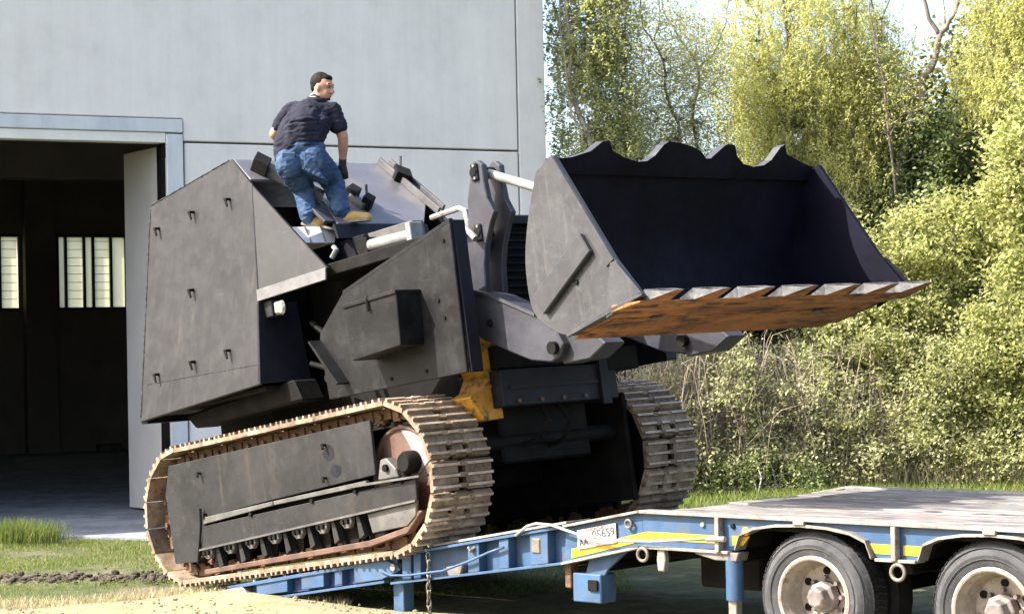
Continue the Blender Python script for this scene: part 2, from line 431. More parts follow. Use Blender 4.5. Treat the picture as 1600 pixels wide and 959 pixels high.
# ------------------------------------------------------------------ warehouse
A = R(26)
J = Vector((-4.6, 26.9, 0))
WX = Vector((math.cos(A), math.sin(A), 0)); WN = Vector((-math.sin(A), math.cos(A), 0))
wh = empty('warehouse', frame(WX, WN, (0, 0, 1), J), 'pale grey precast concrete warehouse with a tall open doorway', 'warehouse')
# local frame: x along the facade (door jamb at 0), y into the building, z up
slab = MB()
loc = lambda x, y: ((Vector((x, y, 0)) - J).dot(WX), (Vector((x, y, 0)) - J).dot(WN))
fe = [loc(-14, 28.5), loc(-6.3, 24.6), loc(-4.54, 23.71), loc(-2.0, 22.5)]
pl = [(-14, 25.3)] + fe + [(6.2, -.9), (6.2, 25.3)]
slab.prism([(J + WX * a + WN * b + Vector((0, 0, -.15))) for a, b in pl], (0, 0, .17))
tag(slab.build('concrete_floor', 'slab', bevel=.015), kind='structure')
# facade panels, each its own piece, 20 mm joints between
UJ = 5.28; UE = 5.73; HT = 8.2; ZJ = 5.02
def panel(u0, u1, z0, z1, y0=0, y1=.25):
    return MB().box((u0, y0, z0), (u1, y1, z1)).build('wall_panel', 'wall', wh, bevel=.012)
panel(.26, UJ - .012, 0, ZJ - .014)
MB().xz([(-5.6, 5.335), (.245, 5.335), (.245, ZJ + .014), (UJ - .012, ZJ + .014), (UJ - .012, HT), (-5.6, HT)], 0, .25).build('wall_panel', 'wall', wh, bevel=.012)
panel(UJ + .012, UE, 0, HT)
panel(-11, -5.625, 0, HT)
MB().box((UE - .24, .26, 0), (UE, 20.2, HT)).build('side_wall', 'wall', wh)
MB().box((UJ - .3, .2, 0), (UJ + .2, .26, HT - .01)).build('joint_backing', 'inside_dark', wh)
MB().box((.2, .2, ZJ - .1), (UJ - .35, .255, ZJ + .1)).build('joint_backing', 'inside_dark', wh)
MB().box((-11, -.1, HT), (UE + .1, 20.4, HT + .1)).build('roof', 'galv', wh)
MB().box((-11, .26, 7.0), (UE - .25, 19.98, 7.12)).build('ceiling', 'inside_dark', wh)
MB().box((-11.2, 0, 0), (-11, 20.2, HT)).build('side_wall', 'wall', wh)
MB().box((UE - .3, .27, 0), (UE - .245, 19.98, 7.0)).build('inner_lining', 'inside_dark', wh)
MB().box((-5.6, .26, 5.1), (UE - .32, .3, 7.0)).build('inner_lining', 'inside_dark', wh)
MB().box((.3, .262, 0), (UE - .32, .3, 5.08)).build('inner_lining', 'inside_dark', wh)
# door frame
MB().box((0, -.03, 0), (.23, .24, 5.12)).build('door_jamb', 'galv', wh, bevel=.01)
MB().box((-.045, .04, 0), (-.002, .3, 5.10)).build('door_post', 'black', wh)
MB().box((-5.6, -.03, 5.14), (.23, .24, 5.32)).build('door_lintel', 'galv', wh, bevel=.01)
MB().box((-5.6, -.01, 5.0), (-.002, .2, 5.135)).build('lintel_trim', 'lintel', wh, bevel=.008)
dl = MB()
d0 = Vector(loc(-4.63, 26.95)); d1 = Vector(loc(-5.40, 28.09)); dd = (d1 - d0).normalized(); dn = Vector((dd.y, -dd.x)) * .06
q = [d0, d1, d1 + dn, d0 + dn]
dl.hexa([(p.x, p.y, .05) for p in q] + [(p.x, p.y, 4.98) for p in q])
leaf = dl.build('door_leaf', 'leaf_door', wh, bevel=.01)
for z in (.5, 2.5, 4.8):
    MB().lathe([(.025, 0), (.025, .14)], (d0.x - .01, d0.y - .02, z), (0, 0, 1), 10).build('hinge', 'black', leaf)
# back wall with high windows
BW = 20.0
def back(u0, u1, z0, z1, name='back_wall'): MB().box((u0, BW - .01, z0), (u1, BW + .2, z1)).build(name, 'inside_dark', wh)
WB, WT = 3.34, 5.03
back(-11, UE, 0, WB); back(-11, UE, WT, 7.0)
wins = [(-9.6, -5.6), (-4.2, -1.2), (-.6, 2.33), (3.21, 5.25)]
edge_u = -11
for a, b in wins:
    back(edge_u, a, WB, WT); edge_u = b
    cols = []
    u = a
    pat = [(.05, 'm'), (.13, 'p'), (.06, 'm'), (.37, 's'), (.06, 'm'), (.15, 'p'), (.06, 'm'), (.36, 's'), (.06, 'm'), (.30, 'p'), (.06, 'm')]
    win = MB()
    panes = []
    k = 0
    while u < b - .05:
        w, t = pat[k % len(pat)]; k += 1
        w = min(w, b - u)
        if t == 'm': win.box((u, BW - .03, WB), (u + w, BW + .12, WT))
        else: panes.append((u, u + w, t))
        u += w
    win.box((a, BW - .035, WB - .07), (b, BW + .1, WB + .005)); win.box((a, BW - .035, WT - .06), (b, BW + .1, WT + .005))
    wf = win.build('window', 'mullion', wh)
    for (u0, u1, t) in panes:
        MB().box((u0, BW + .05, WB + .005), (u1, BW + .06, WT - .06)).build('pane', 'pane', wf)
        if t == 's':
            sl = MB()
            for z in np.arange(WB + .2, WT - .1, .19): sl.box((u0, BW + .02, z), (u1, BW + .045, z + .012))
            sl.build('glazing_bar', 'hub', wf)['kind'] = 'stuff'
back(edge_u, UE - .3, WB, WT)
MB().box((2.42, BW - .35, 0), (3.12, BW - .012, 7.0)).build('column', 'inside_dark', wh)
MB().box((-11, 10, 5.4), (UE - .32, 10.4, 6.99)).build('roof_beam', 'inside_dark', wh)
t = MB().box((3.9, BW - 1.0, .02), (4.4, BW - .6, .2)).build('timber_block', 'cover_light', bevel=.01)
t.matrix_world = wh.matrix_world.copy(); tag(t, 'small pale block lying on the dark floor of the hall', 'block')

# ------------------------------------------------------------------ armoured tracked loader
MF = (0.66875037, -0.73152023, 0.13285742); MY = (0.73560775, 0.67695992, 0.02462726); MU = (-0.10795449, 0.08126146, 0.99082915)
MO = (-0.5577, 15.489, 0.5866)
ld = empty('armoured_loader', frame(MF, MY, MU, MO), 'matt black armoured tracked loader with a raised bucket, climbing the trailer ramp', 'tracked loader')
W = 3.016; S = .616; L = 4.24; RT = .602
def part(mb, name, mat, bevel=.006, smooth=False, parent=ld, label=None): return mb.build(name, mat, parent, bevel, smooth, label)

# --- tracks
TR = .645; TZ = .598      # the belt itself is a little taller than the frame
RS = TR - .035                     # radius of the plate's outer face
RC = TR - .085                    # chain radius
st_len = L - 2 * TR
per = 2 * st_len + 2 * math.pi * RC
NS = 40
pitch = per / NS
def path(sv, rad):
    """point and outward normal on the stadium, s measured at chain radius; starts at top rear going forward"""
    sv %= per
    xr, xf = -L + TR, -TR
    if sv < st_len: return (xr + sv, TZ + rad), (0, 1), 0.0
    sv -= st_len
    if sv < math.pi * RC:
        a = math.pi / 2 - sv / RC
        return (xf + rad * math.cos(a), TZ + rad * math.sin(a)), (math.cos(a), math.sin(a)), a
    sv -= math.pi * RC
    if sv < st_len: return (xf - sv, TZ - rad), (0, -1), 0
    sv -= st_len
    a = -math.pi / 2 - sv / RC
    return (xr + rad * math.cos(a), TZ + rad * math.sin(a)), (math.cos(a), math.sin(a)), a
def shoe_mesh(kind):
    mb = MB()
    p = pitch; ribs = [-p / 2 + .028, -.002, p / 2 - .036]
    prof = [(-p / 2, -.036), (-p / 2 + .003, .003)]
    for rx in ribs: prof += [(rx - .016, 0.0), (rx - .010, .027), (rx + .010, .027), (rx + .016, 0.0)]
    prof += [(p / 2 - .003, .003), (p / 2, -.036)]
    holes = [(.265, .345)] if kind == 0 else [(.19, .255), (.36, .425)]
    cuts = [0.0]
    for a, b in holes: cuts += [a, b]
    cuts.append(S)
    for k in range(0, len(cuts), 2):
        a, b = cuts[k], cuts[k + 1]
        n = len(prof)
        vs = [(x, a, z) for x, z in prof] + [(x, b, z) for x, z in prof]
        for i in range(n):
            j = (i + 1) % n
            top = (prof[i][1] > .02 and prof[j][1] > .02)
            mb.add([vs[i], vs[j], vs[n + j], vs[n + i]], [(0, 1, 2, 3)], 1 if top else 0)
        mb.add(vs[:n], [tuple(range(n))], 0); mb.add(vs[n:], [tuple(range(n))[::-1]], 0)
    for a, b in holes:
        for rx in ribs:
            mb.box((rx - .018, a, -.034), (rx + .018, b, .021))
        if kind == 1: mb.box((ribs[0], a, -.024), (ribs[1], b, -.001))
    me = bpy.data.meshes.new('track_shoe'); me.from_pydata(mb.v, [], mb.f)
    me.materials.append(M['shoe']); me.materials.append(M['grouser'])
    me.polygons.foreach_set('material_index', mb.m)
    bm = bmesh.new(); bm.from_mesh(me); bmesh.ops.remove_doubles(bm, verts=bm.verts, dist=.0005)
    bmesh.ops.recalc_face_normals(bm, faces=bm.faces); bm.to_mesh(me); bm.free()
    return me
shoe_me = [shoe_mesh(0), shoe_mesh(1)]
def track(y0, seed):
    rg = random.Random(seed)
    c = MB()
    # link chain: two articulated rails
    for (a, b) in ((.17, .24), (.38, .45)):
        for i in range(NS * 2):
            s0 = i * pitch / 2
            (x0, z0), n0, _ = path(s0 + .004, RC); (x1, z1), n1, _ = path(s0 + pitch / 2 - .004, RC)
            d = .11 if i % 2 else .085
            pts = [(x0, z0), (x1, z1), (x1 - n1[0] * d, z1 - n1[1] * d), (x0 - n0[0] * d, z0 - n0[1] * d)]
            c.xz(pts, y0 + a + (.012 if i % 2 else 0), y0 + b)
    for i in range(NS):
        (x0, z0), n0, _ = path(i * pitch, RC - .06)
        c.lathe([(.026, 0), (.026, .34)], (x0, y0 + .14, z0), (0, 1, 0), 8)
    ch = c.build('track', 'chain_dirt', ld)
    for i in range(NS):
        sv = (i + .5) * pitch
        (x0, z0), _, _ = path(sv - .01, RS); (x1, z1), _, _ = path(sv + .01, RS)
        (xc, zc), n, _ = path(sv, RS)
        tx = Vector((x1 - x0, 0, z1 - z0)).normalized(); nz = Vector((n[0], 0, n[1])); ty = Vector((0, 1, 0))
        o = link('track_shoe', shoe_me[i % 2], ch)
        jit = rg.uniform(-.003, .003)
        tx = -tx if nz.cross(tx).y < 0 else tx
        o.matrix_local = frame(tx, ty, nz, (xc, y0, zc)) @ Matrix.Rotation(rg.uniform(-.02, .02), 4, 'Y')
    return ch
for k_, y_ in enumerate((0, W - S)):
    track(y_, k_ + 1).matrix_local = Matrix.Translation((-2.12, 0, .60)) @ Matrix.Rotation(-.012, 4, 'Y') @ Matrix.Translation((2.12, 0, -.60))

def undercarriage(y0, near=True):
    s = 1 if near else -1
    Y = (lambda d: y0 + d) if near else (lambda d: y0 + S - d)
    # idler with a broad face, sprocket behind
    def lathe(prof, c, n=36): return MB().lathe(prof, c, (0, s, 0), n)
    idl = part(MB().lathe([(.0, .02), (.12, .02), (.14, .05), (.36, .05), (.38, .03), (.40, .03), (.41, .12), (.41, .30), (.36, .32), (0, .34)], (-.585, Y(.14), .62), (0, s, 0), 40), 'idler', 'idler' if near else 'black', 0, True)  # far idler goes black: the shade inside that track is painted on
    h = MB()
    h.lathe([(.0, 0), (.085, 0), (.1, .02), (.1, .06)], (-.585, Y(.10), .62), (0, s, 0), 20)
    h.build('idler_hub', 'black', idl, smooth=True)
    sp = MB().lathe([(0, 0), (.2, 0), (.24, .04), (.30, .06), (.33, .14), (.33, .2), (0, .2)], (-L + RT, Y(.16), RT), (0, s, 0), 30)
    spo = part(sp, 'sprocket', 'chain_dirt', 0, True)
    for k in range(13):
        a = 2 * math.pi * k / 13
        c = Vector((-L + RT + .35 * math.cos(a), 0, RT + .35 * math.sin(a)))
        tt = Vector((math.cos(a), 0, math.sin(a))); bb = Vector((-math.sin(a), 0, math.cos(a)))
        pts = [c - bb * .055 - tt * .04, c + bb * .055 - tt * .04, c + bb * .02 + tt * .07, c - bb * .02 + tt * .07]
        MB().prism([(p.x, Y(.24), p.z) for p in pts], (0, s * .08, 0)).build('sprocket_tooth', 'chain_dirt', spo)
    part(MB().box((-3.5, min(Y(.24), Y(.40)), .24), (-.75, max(Y(.24), Y(.40)), .62)), 'track_frame', 'black')
    for k in range(7):
        x = -3.3 + k * .385
        part(MB().lathe([(0, 0), (.13, 0), (.13, .05), (.10, .07), (.10, .2), (.13, .22), (.13, .3), (0, .3)], (x, Y(.16), .205), (0, s, 0), 18), 'track_roller', 'frame_dark', 0, True)
undercarriage(0, True); undercarriage(W - S, False)
# near cover plates
cov = part(MB().xz([(-3.80, 1.05), (-.79, 1.10), (-.80, .66), (-1.43, .63), (-2.49, .58), (-3.27, .53), (-3.49, .15), (-3.86, .16), (-3.90, .79)], .05, .08), 'track_cover', 'cover', .005)
for x, z in ((-1.41, .97), (-3.29, .93), (-1.45, .70), (-3.27, .56)):
    b = MB().tube([(x, .05, z), (x, .012, z + .004), (x + .01, .01, z - .035)], .013, 6)
    b.build('lifting_lug', 'black', cov)
for (x, z, rx, rz) in ((-1.38, .90, .075, .07), (-1.31, .745, .075, .055)):
    MB().prism([(x + rx * math.cos(k * math.pi / 6) * (1 + .18 * math.sin(k * 2.3)), .0485, z + rz * math.sin(k * math.pi / 6)) for k in range(12)], (0, .003, 0)).build('oil_stain', 'armour_dark', cov)
part(MB().xz([(-3.27, .535), (-2.20, .58), (-2.20, .545), (-3.28, .475)], .015, .05), 'guard_bar', 'cover_light', .004)
part(MB().xz([(-2.19, .58), (-.89, .625), (-.89, .585), (-2.19, .545)], .018, .05), 'guard_bar', 'cover_light', .004)
gd = part(MB().xz([(-3.30, .46), (-.28, .578), (-.30, .405), (-3.40, .25)], .03, .055), 'roller_guard', 'cover', .005)
MB().xz([(-1.1, .605), (-.19, .60), (-.19, .583), (-1.1, .585)], -.01, .12).build('guard_ledge', 'cover_light', gd)
MB().xz([(-3.40, .262), (-.30, .417), (-.30, .40), (-3.40, .245)], .012, .05).build('guard_lip', 'cover_light', gd)
for k, x in enumerate((-2.55, -1.65, -1.05, -.45)):
    MB().lathe([(0, 0), (.02, 0), (.02, .02)], (x, .012, .50 + (x + 2.5) * .036), (0, 1, 0), 8).build('bolt', 'black', gd)
part(MB().tube([(-3.31, .02, .62), (-3.33, .02, .46), (-3.44, .02, .14)], .012, 6), 'guard_pin', 'black', 0)
for (x, z) in [(-3.3, .215), (-2.95, .235), (-2.62, .255), (-2.27, .27), (-1.92, .285), (-1.58, .30), (-1.24, .315)]:
    cp = part(MB().xz([(x - .075, z + .07), (x + .075, z + .075), (x + .07, z - .01), (x + .03, z - .05), (x - .03, z - .05), (x - .07, z - .01)], .035, .08), 'roller_cap', 'cover_light', .006)
    MB().lathe([(0, 0), (.022, 0), (.022, .03)], (x - .03, .012, z + .005), (0, 1, 0), 6).build('bolt', 'black', cp)
    MB().lathe([(0, 0), (.022, 0), (.022, .03)], (x + .03, .012, z + .007), (0, 1, 0), 6).build('bolt', 'black', cp)
    part(MB().xz([(x + .10, z + .07), (x + .135, z + .07), (x + .19, z - .12), (x + .12, z - .15)], .06, .12), 'roller_bracket', 'cover', .004)
part(MB().xz([(-.97, .36), (-.33, .40), (-.36, .29), (-.48, .22), (-.93, .20)], .05, .08), 'front_guard', 'cover_light', .006)
part(MB().xz([(-3.42, .075), (-1.0, .145), (-.56, .205), (-.33, .33), (-.29, .32), (-.50, .165), (-1.0, .095), (-3.42, .03)], .06, .14), 'rock_guard', 'idler', .006)
bl = part(MB().xz([(-.79, .612), (-.735, .77), (-.66, .78), (-.55, .68), (-.53, .612)], .06, .16), 'bearing_block', 'cover_light', .008)
MB().lathe([(0, 0), (.03, 0), (.03, .03)], (-.66, .035, .70), (0, 1, 0), 10).build('bolt', 'black', bl)
part(MB().lathe([(0, 0), (.07, 0), (.09, .03), (.09, .12)], (-.45, .06, .72), (0, 1, 0), 18), 'idler_axle', 'black', 0, True)
part(MB().prism([(-.60, .185, 1.03), (-.40, .185, .99), (-.25, .185, .86), (-.22, .185, .74), (-.42, .185, .62), (-.46, .185, .80)], (0, .004, 0)), 'idler_paint_patch', 'white', 0)

# --- machine core between the tracks
part(MB().xz([(-4.1, .62), (-4.3, 1.0), (-4.3, 1.55), (-1.7, 1.55), (-.9, 2.2), (-.5, 2.2), (-.3, 1.5), (-.3, .62)], 1.0, 2.02), 'chassis', 'black', .02)
part(MB().xz([(-3.9, 1.38), (-4.05, 1.52), (-2.3, 1.62), (-2.2, 1.42)], .45, .72), 'chassis_rail', 'black', .02)
part(MB().box((-2.6, .98, 1.45), (-1.0, 2.1, 2.55)), 'engine_block', 'black', .02)
for k, (x, z, r_) in enumerate([(-1.72, 1.50, .055), (-1.80, 1.66, .03), (-1.95, 1.58, .035), (-2.0, 1.85, .03), (-1.62, 1.62, .03)]):
    part(MB().lathe([(0, 0), (r_, 0), (r_, .05), (r_ * .7, .05), (r_ * .7, .14)], (x, .56, z), (0, 1, 0), 12), 'hydraulic_fitting', 'black', 0, True)
part(MB().tube([(-2.2, .66, 2.1), (-1.9, .64, 1.9), (-1.8, .62, 1.6), (-1.8, .62, 1.45)], .025, 8), 'hydraulic_hose', 'black', 0, True)
part(MB().tube([(-2.3, .68, 1.75), (-2.0, .66, 1.66), (-1.7, .64, 1.72)], .025, 8), 'hydraulic_hose', 'black', 0, True)
# front cross box
cb = part(MB().box((-.5, .78, 1.06), (.03, 2.1, 1.36)), 'front_cross_box', 'armour_dark', .01)
part(MB().box((-.5, .80, 1.37), (-.02, 2.0, 1.56)), 'front_cross_beam', 'black', .01)
part(MB().box((-.4, 1.98, 1.30), (.06, 2.36, 1.50)), 'front_side_box', 'black', .01)
MB().box((.031, 1.88, 1.02), (.06, 1.98, 1.56)).build('gusset', 'armour_dark', cb)
MB().box((.031, .86, 1.20), (.045, 1.86, 1.225)).build('seam', 'armour_dark', cb)
part(MB().box((-3.6, .62, .45), (-1.3, 2.40, 1.06)), 'belly_pan', 'black', .02)
for k, yy in enumerate((.95, 1.2, 1.45, 1.7)):
    MB().lathe([(0, 0), (.018, 0), (.018, .014)], (.031, yy, 1.10), (1, 0, 0), 6).build('bolt', 'chain_dirt', cb)
part(MB().tube([(-.1, 1.3, 1.06), (.0, 1.28, .92), (-.15, 1.25, .78), (-.5, 1.2, .72)], .022, 8), 'hydraulic_hose', 'frame_dark', 0, True)
part(MB().tube([(-.1, 1.5, 1.06), (.02, 1.5, .90), (-.12, 1.52, .76), (-.5, 1.55, .70)], .022, 8), 'hydraulic_hose', 'frame_dark', 0, True)
part(MB().tube([(-.35, .6, .80), (-.35, 2.42, .80)], .07, 12), 'cross_axle', 'black', 0, True)
# far track frame's inner wall, a dark sheet widened to fill a bright gap
part(MB().box((-3.6, W - S - .06, .2), (-.18, W - S - .01, 1.12)), 'track_frame_wall', 'frame_dark', .01)
# yellow loader towers
def tower(y0, s):
    Y = lambda d: y0 + s * d
    t = MB()
    f = [(.74, 1.66), (.86, 1.63), (.965, 1.50), (.945, 1.31), (.90, 1.22), (.915, .96), (.70, .95), (.58, 1.15), (.72, 1.20), (.79, 1.32), (.73, 1.42)]
    t.prism([(-.10, Y(d - .03), z + .02) for d, z in f], (-.3, 0, 0))
    part(t, 'loader_tower', 'yellow', .008)
tower(0, 1)
part(MB().box((-.099, .70, 1.235), (-.09, .87, 1.255)), 'tower_gusset', 'yellow', .006)

# --- rear armoured cab
def hp(x, z): return (x, .12 + (z - 1.2) * .2, z)     # plane of the leaning side plate
side = [(-4.46, 3.61), (-3.08, 3.77), (-2.72, 3.448), (-2.55, 2.46), (-2.53, 2.35), (-2.44, 1.61), (-4.39, 1.52)]
wing = [(-2.715, 3.443), (-1.66, 2.50), (-2.545, 2.46)]
def hw(x, z):
    a = hp(x, z); return (a[0], a[1] + .10 * max(0, (x + 2.6) / .94), a[2])
def mirror(p): return (p[0], W - p[1], p[2])
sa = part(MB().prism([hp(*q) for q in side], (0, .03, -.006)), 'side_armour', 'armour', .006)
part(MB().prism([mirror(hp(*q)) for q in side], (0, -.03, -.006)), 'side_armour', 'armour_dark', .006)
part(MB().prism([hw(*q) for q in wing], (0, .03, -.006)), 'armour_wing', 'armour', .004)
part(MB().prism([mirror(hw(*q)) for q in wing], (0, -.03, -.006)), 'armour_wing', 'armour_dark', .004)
MB().prism([hw(-1.655, 2.50), hw(-2.55, 2.46), hw(-2.53, 2.35), hw(-1.645, 2.39)], (0, -.02, .003)).build('armour_lip', 'edge', sa, .004)
def weld(pts, r_=.008, parent=sa, name='weld_bead', m_='edge'):
    rg2 = random.Random(len(pts) * 7 + int(pts[0][0] * 100))
    out = []; rs = []
    for i in range(len(pts) - 1):
        a, b = Vector(pts[i]), Vector(pts[i + 1]); n_ = max(2, int((b - a).length / .03))
        for k in range(n_):
            out.append(a + (b - a) * k / n_ + Vector((0, rg2.uniform(-.002, .001), rg2.uniform(-.003, .003)))); rs.append(r_ * rg2.uniform(.6, 1.3))
    MB().tube(out, rs, 5).build(name, m_, parent, 0, 'all')
weld([hp(-4.30, 1.86), hp(-2.47, 1.79)], .004, sa, 'weld_bead', 'armour')
weld([hp(-4.455, 3.6), hp(-4.39, 1.53)], .010, sa, 'weld_bead', 'armour')
weld([hp(-4.44, 3.612), hp(-3.09, 3.768)], .008, sa, 'weld_bead', 'armour')
for hx, hz in [(-4.27, 3.35), (-3.67, 3.39), (-3.07, 3.39), (-3.60, 2.64), (-4.12, 1.93), (-3.51, 1.96), (-2.94, 1.98)]:
    p = Vector(hp(hx, hz))
    b = MB().tube([p, p + Vector((0, -.055, 0)), p + Vector((.03, -.06, -.075))], [.016, .016, .010], 6)
    b.build('hook', 'black', sa)
pts = [hp(-4.46, 3.61), hp(-4.39, 1.52)]
ra = MB()
a, b = Vector(pts[0]), Vector(pts[1])
off = Vector((-.30, .20, 0))
ra.hexa([b, b + off, b + off + Vector((.04, .04, 0)), b + Vector((.04, .02, 0)), a + Vector((0, 0, 0)), a + off + Vector((0, 0, -.03)), a + off + Vector((.04, .04, -.03)), a + Vector((.04, .02, 0))])
part(ra, 'rear_corner_armour', 'armour_dark', .005)
a2, b2 = a + off, b + off
part(MB().hexa([b2, mirror(b2), Vector(mirror(b2)) + Vector((.04, 0, 0)), b2 + Vector((.04, 0, 0)), a2 + Vector((0, 0, -.03)), Vector(mirror(a2)) + Vector((0, 0, -.03)), Vector(mirror(a2)) + Vector((.04, 0, -.03)), a2 + Vector((.04, 0, -.03))]), 'rear_armour', 'armour_dark', .005)
part(MB().hexa([(x, y, z - d) for d in (.04, 0) for (x, y, z) in [(-4.44, .66, 3.605), (-3.09, .69, 3.762), (-3.09, W - .69, 3.762), (-4.44, W - .66, 3.605)]]), 'roof_plate', 'armour', .005)
part(MB().box((-4.35, .30, 1.56), (-2.5, W - .30, 1.60)), 'cab_floor', 'black', .005)
part(MB().box((-3.0, .56, 1.62), (-2.95, W - .6, 3.3)), 'cab_bulkhead', 'black', .005)
part(MB().prism([hp(-2.44, 1.62), hp(-2.53, 2.34), (-2.50, .75, 2.34), (-2.42, .75, 1.62)], (-.03, 0, 0)), 'cab_return_plate', 'armour_dark', .004)
# sloping front: full-width upper strip, lower plate on the far half, hatch opening on the near half
def sp_(x, y): return (x, y, 3.77 - .894 * (x + 3.08))
def splate(poly, th=-.03): return MB().prism([sp_(*q) for q in poly], (th * .67, 0, th * .74))
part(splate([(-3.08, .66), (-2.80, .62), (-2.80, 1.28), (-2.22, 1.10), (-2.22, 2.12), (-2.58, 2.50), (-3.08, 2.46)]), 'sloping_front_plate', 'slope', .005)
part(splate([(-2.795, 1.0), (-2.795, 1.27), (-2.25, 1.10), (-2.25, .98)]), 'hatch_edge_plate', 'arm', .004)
z_ = lambda x: 3.77 - .894 * (x + 3.08)
part(MB().prism([(-2.21, 1.05, z_(-2.21)), (-2.21, 2.15, z_(-2.21)), (-2.17, 2.15, z_(-2.21) - .14), (-2.17, 1.05, z_(-2.21) - .14)], (-.03, 0, 0)), 'windscreen_sill', 'armour_dark', .004)
def rail(x0, y0, x1, y1, w=.05, h=.05, name='hatch_rail', mat='edge'):
    d = Vector((x1 - x0, y1 - y0)).normalized(); n = Vector((-d.y, d.x)) * w / 2
    q = [(x0 - n.x, y0 - n.y), (x1 - n.x, y1 - n.y), (x1 + n.x, y1 + n.y), (x0 + n.x, y0 + n.y)]
    return part(MB().prism([sp_(*c) for c in q], (h * .67, 0, h * .74)), name, mat, .004)
rail(-2.93, .82, -2.50, 1.16, .09, .10)
rail(-2.98, .78, -2.88, .86, .16, .13, 'hatch_hinge', 'black')
rail(-2.78, 1.52, -2.40, 1.56, .06, .06)
rail(-2.62, 1.56, -2.54, 1.60, .14, .10, 'hatch_hinge', 'black')
rail(-2.47, 1.60, -2.40, 1.64, .12, .12, 'hatch_hinge', 'black')
p = Vector(sp_(-2.46, 1.66)); part(MB().tube([p, p + Vector((.0, .02, .2))], .012, 6), 'latch_pin', 'armour_dark', 0)
rail(-3.08, 2.36, -2.35, 2.42, .03, .07)
rail(-3.08, 2.50, -2.40, 2.53, .03, .06)
rail(-2.88, 2.36, -2.80, 2.48, .14, .11, 'hatch_hinge', 'black')
p = Vector(sp_(-2.86, 2.44)); part(MB().tube([p, p + Vector((.02, .02, .22))], .014, 6), 'latch_pin', 'edge', 0)
# items in front of the cab
fbo = part(MB().hexa([(-2.74, .62, 2.83), (-2.26, .62, 2.83), (-2.33, 1.13, 2.84), (-2.74, 1.13, 2.84), (-2.74, .62, 3.0), (-2.40, .62, 3.0), (-2.41, 1.24, 3.01), (-2.74, 1.24, 3.01)]), 'ribbed_step_box', 'leaf_door', .006)
for y in (.82, 1.0):
    a0 = Vector((-2.262 - .07 * (y - .62) / .51, y, 2.828)); a1 = Vector((-2.398, y + .02, 3.004))
    MB().hexa([a0, a0 + Vector((.012, .0, 0)), a0 + Vector((.012, .02, 0)), a0 + Vector((0, .02, 0)), a1, a1 + Vector((.012, 0, 0)), a1 + Vector((.012, .02, 0)), a1 + Vector((0, .02, 0))]).build('rib', 'rail', fbo)
part(MB().lathe([(.0, 0), (.085, 0), (.095, .02), (.095, .20), (.07, .24), (.05, .42), (0, .42)], (-2.46, 1.27, 2.93), (.35, .9, -.05), 8), 'winch_motor', 'armour_dark', .004)
part(MB().box((-2.6, 1.2, 2.62), (-2.0, 2.3, 2.86)), 'engine_deck', 'armour_dark', .01)
part(MB().box((-2.02, 1.26, 2.72), (-1.38, 1.40, 2.865)), 'deck_ledge', 'cover_light', .008)
part(MB().tube([(-1.62, .97, 2.685), (-1.04, .97, 2.665)], .055, 16), 'white_pipe', 'white', 0, True)
part(MB().box((-1.06, .90, 2.58), (-.99, 1.04, 2.77)), 'pipe_bracket', 'white', .006)
part(MB().box((-1.75, .92, 2.45), (-1.62, 1.05, 2.76)), 'pipe_mount', 'black', .006)
part(MB().tube([(-2.0, .85, 2.74), (-1.93, .82, 2.70), (-1.98, .8, 2.64)], .025, 8), 'elbow_pipe', 'white', 0, True)
part(MB().box((-2.1, .62, 2.45), (-.3, 2.4, 2.56)), 'hood', 'black', .01)
part(MB().box((-1.5, 1.45, 2.56), (-.5, 2.3, 2.74)), 'hood_top', 'armour_dark', .02)
part(MB().tube([(-.72, .92, 2.75), (-.36, .92, 2.76), (-.29, .92, 2.72), (-.27, .92, 2.58)], .026, 8), 'grab_handle', 'rail', 0, True)
# work lamp under the lip
lb = part(MB().box((-2.66, .40, 2.20), (-2.41, .47, 2.35)), 'lamp_bracket', 'cover', .008)
ll = part(MB().box((-2.395, .42, 2.20), (-2.33, .52, 2.33)), 'headlight', 'black', .008)
MB().xz([(-2.385 + .005, 2.21), (-2.25, 2.19), (-2.22, 2.25), (-2.24, 2.32), (-2.385 + .005, 2.325)], .395, .43).build('lens', 'lamp_glass', ll, .02)

# --- front side armour
fp = [(.20, 2.55), (-.78, 2.33), (-1.25, 2.22), (-1.63, 1.93), (-1.65, 1.83), (-1.61, 1.36), (.18, 1.34)]
fa = part(MB().xz(fp, .30, .33), 'front_armour', 'armour_front', .006)
MB().xz([(.203, 2.55), (.203, 1.34), (.173, 1.34), (.173, 2.55)], .333, .46).build('armour_return', 'armour_dark', fa, .004)
MB().prism([(.20, .298, 2.56), (-.78, .298, 2.34), (-1.25, .298, 2.23), (-1.25, .298, 2.20), (-.78, .298, 2.31), (.20, .298, 2.53)], (0, .04, 0)).build('armour_edge', 'armour_front', fa)
MB().prism([(-1.65, .297, 1.86), (-1.63, .297, 1.87), (-1.31, .297, 1.47), (-1.34, .297, 1.455)], (.0, -.12, 0)).build('fin', 'armour_front', fa)
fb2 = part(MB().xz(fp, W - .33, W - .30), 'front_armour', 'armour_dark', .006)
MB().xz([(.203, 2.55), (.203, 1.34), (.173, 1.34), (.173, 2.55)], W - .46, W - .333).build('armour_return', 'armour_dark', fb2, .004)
tb = part(MB().xz([(-.94, 2.045), (-.26, 2.055), (-.285, 1.635), (-.92, 1.60)], .05, .297), 'side_box', 'armour_front', .006)
MB().xz([(-.95, 2.065), (-.25, 2.075), (-.25, 2.045), (-.95, 2.035)], .035, .297).build('box_lid', 'armour_front', tb, .004)
MB().tube([(-.62, .05, 2.08), (-.62, .035, 2.06), (-.61, .03, 1.96)], .012, 6).build('latch', 'black', tb)
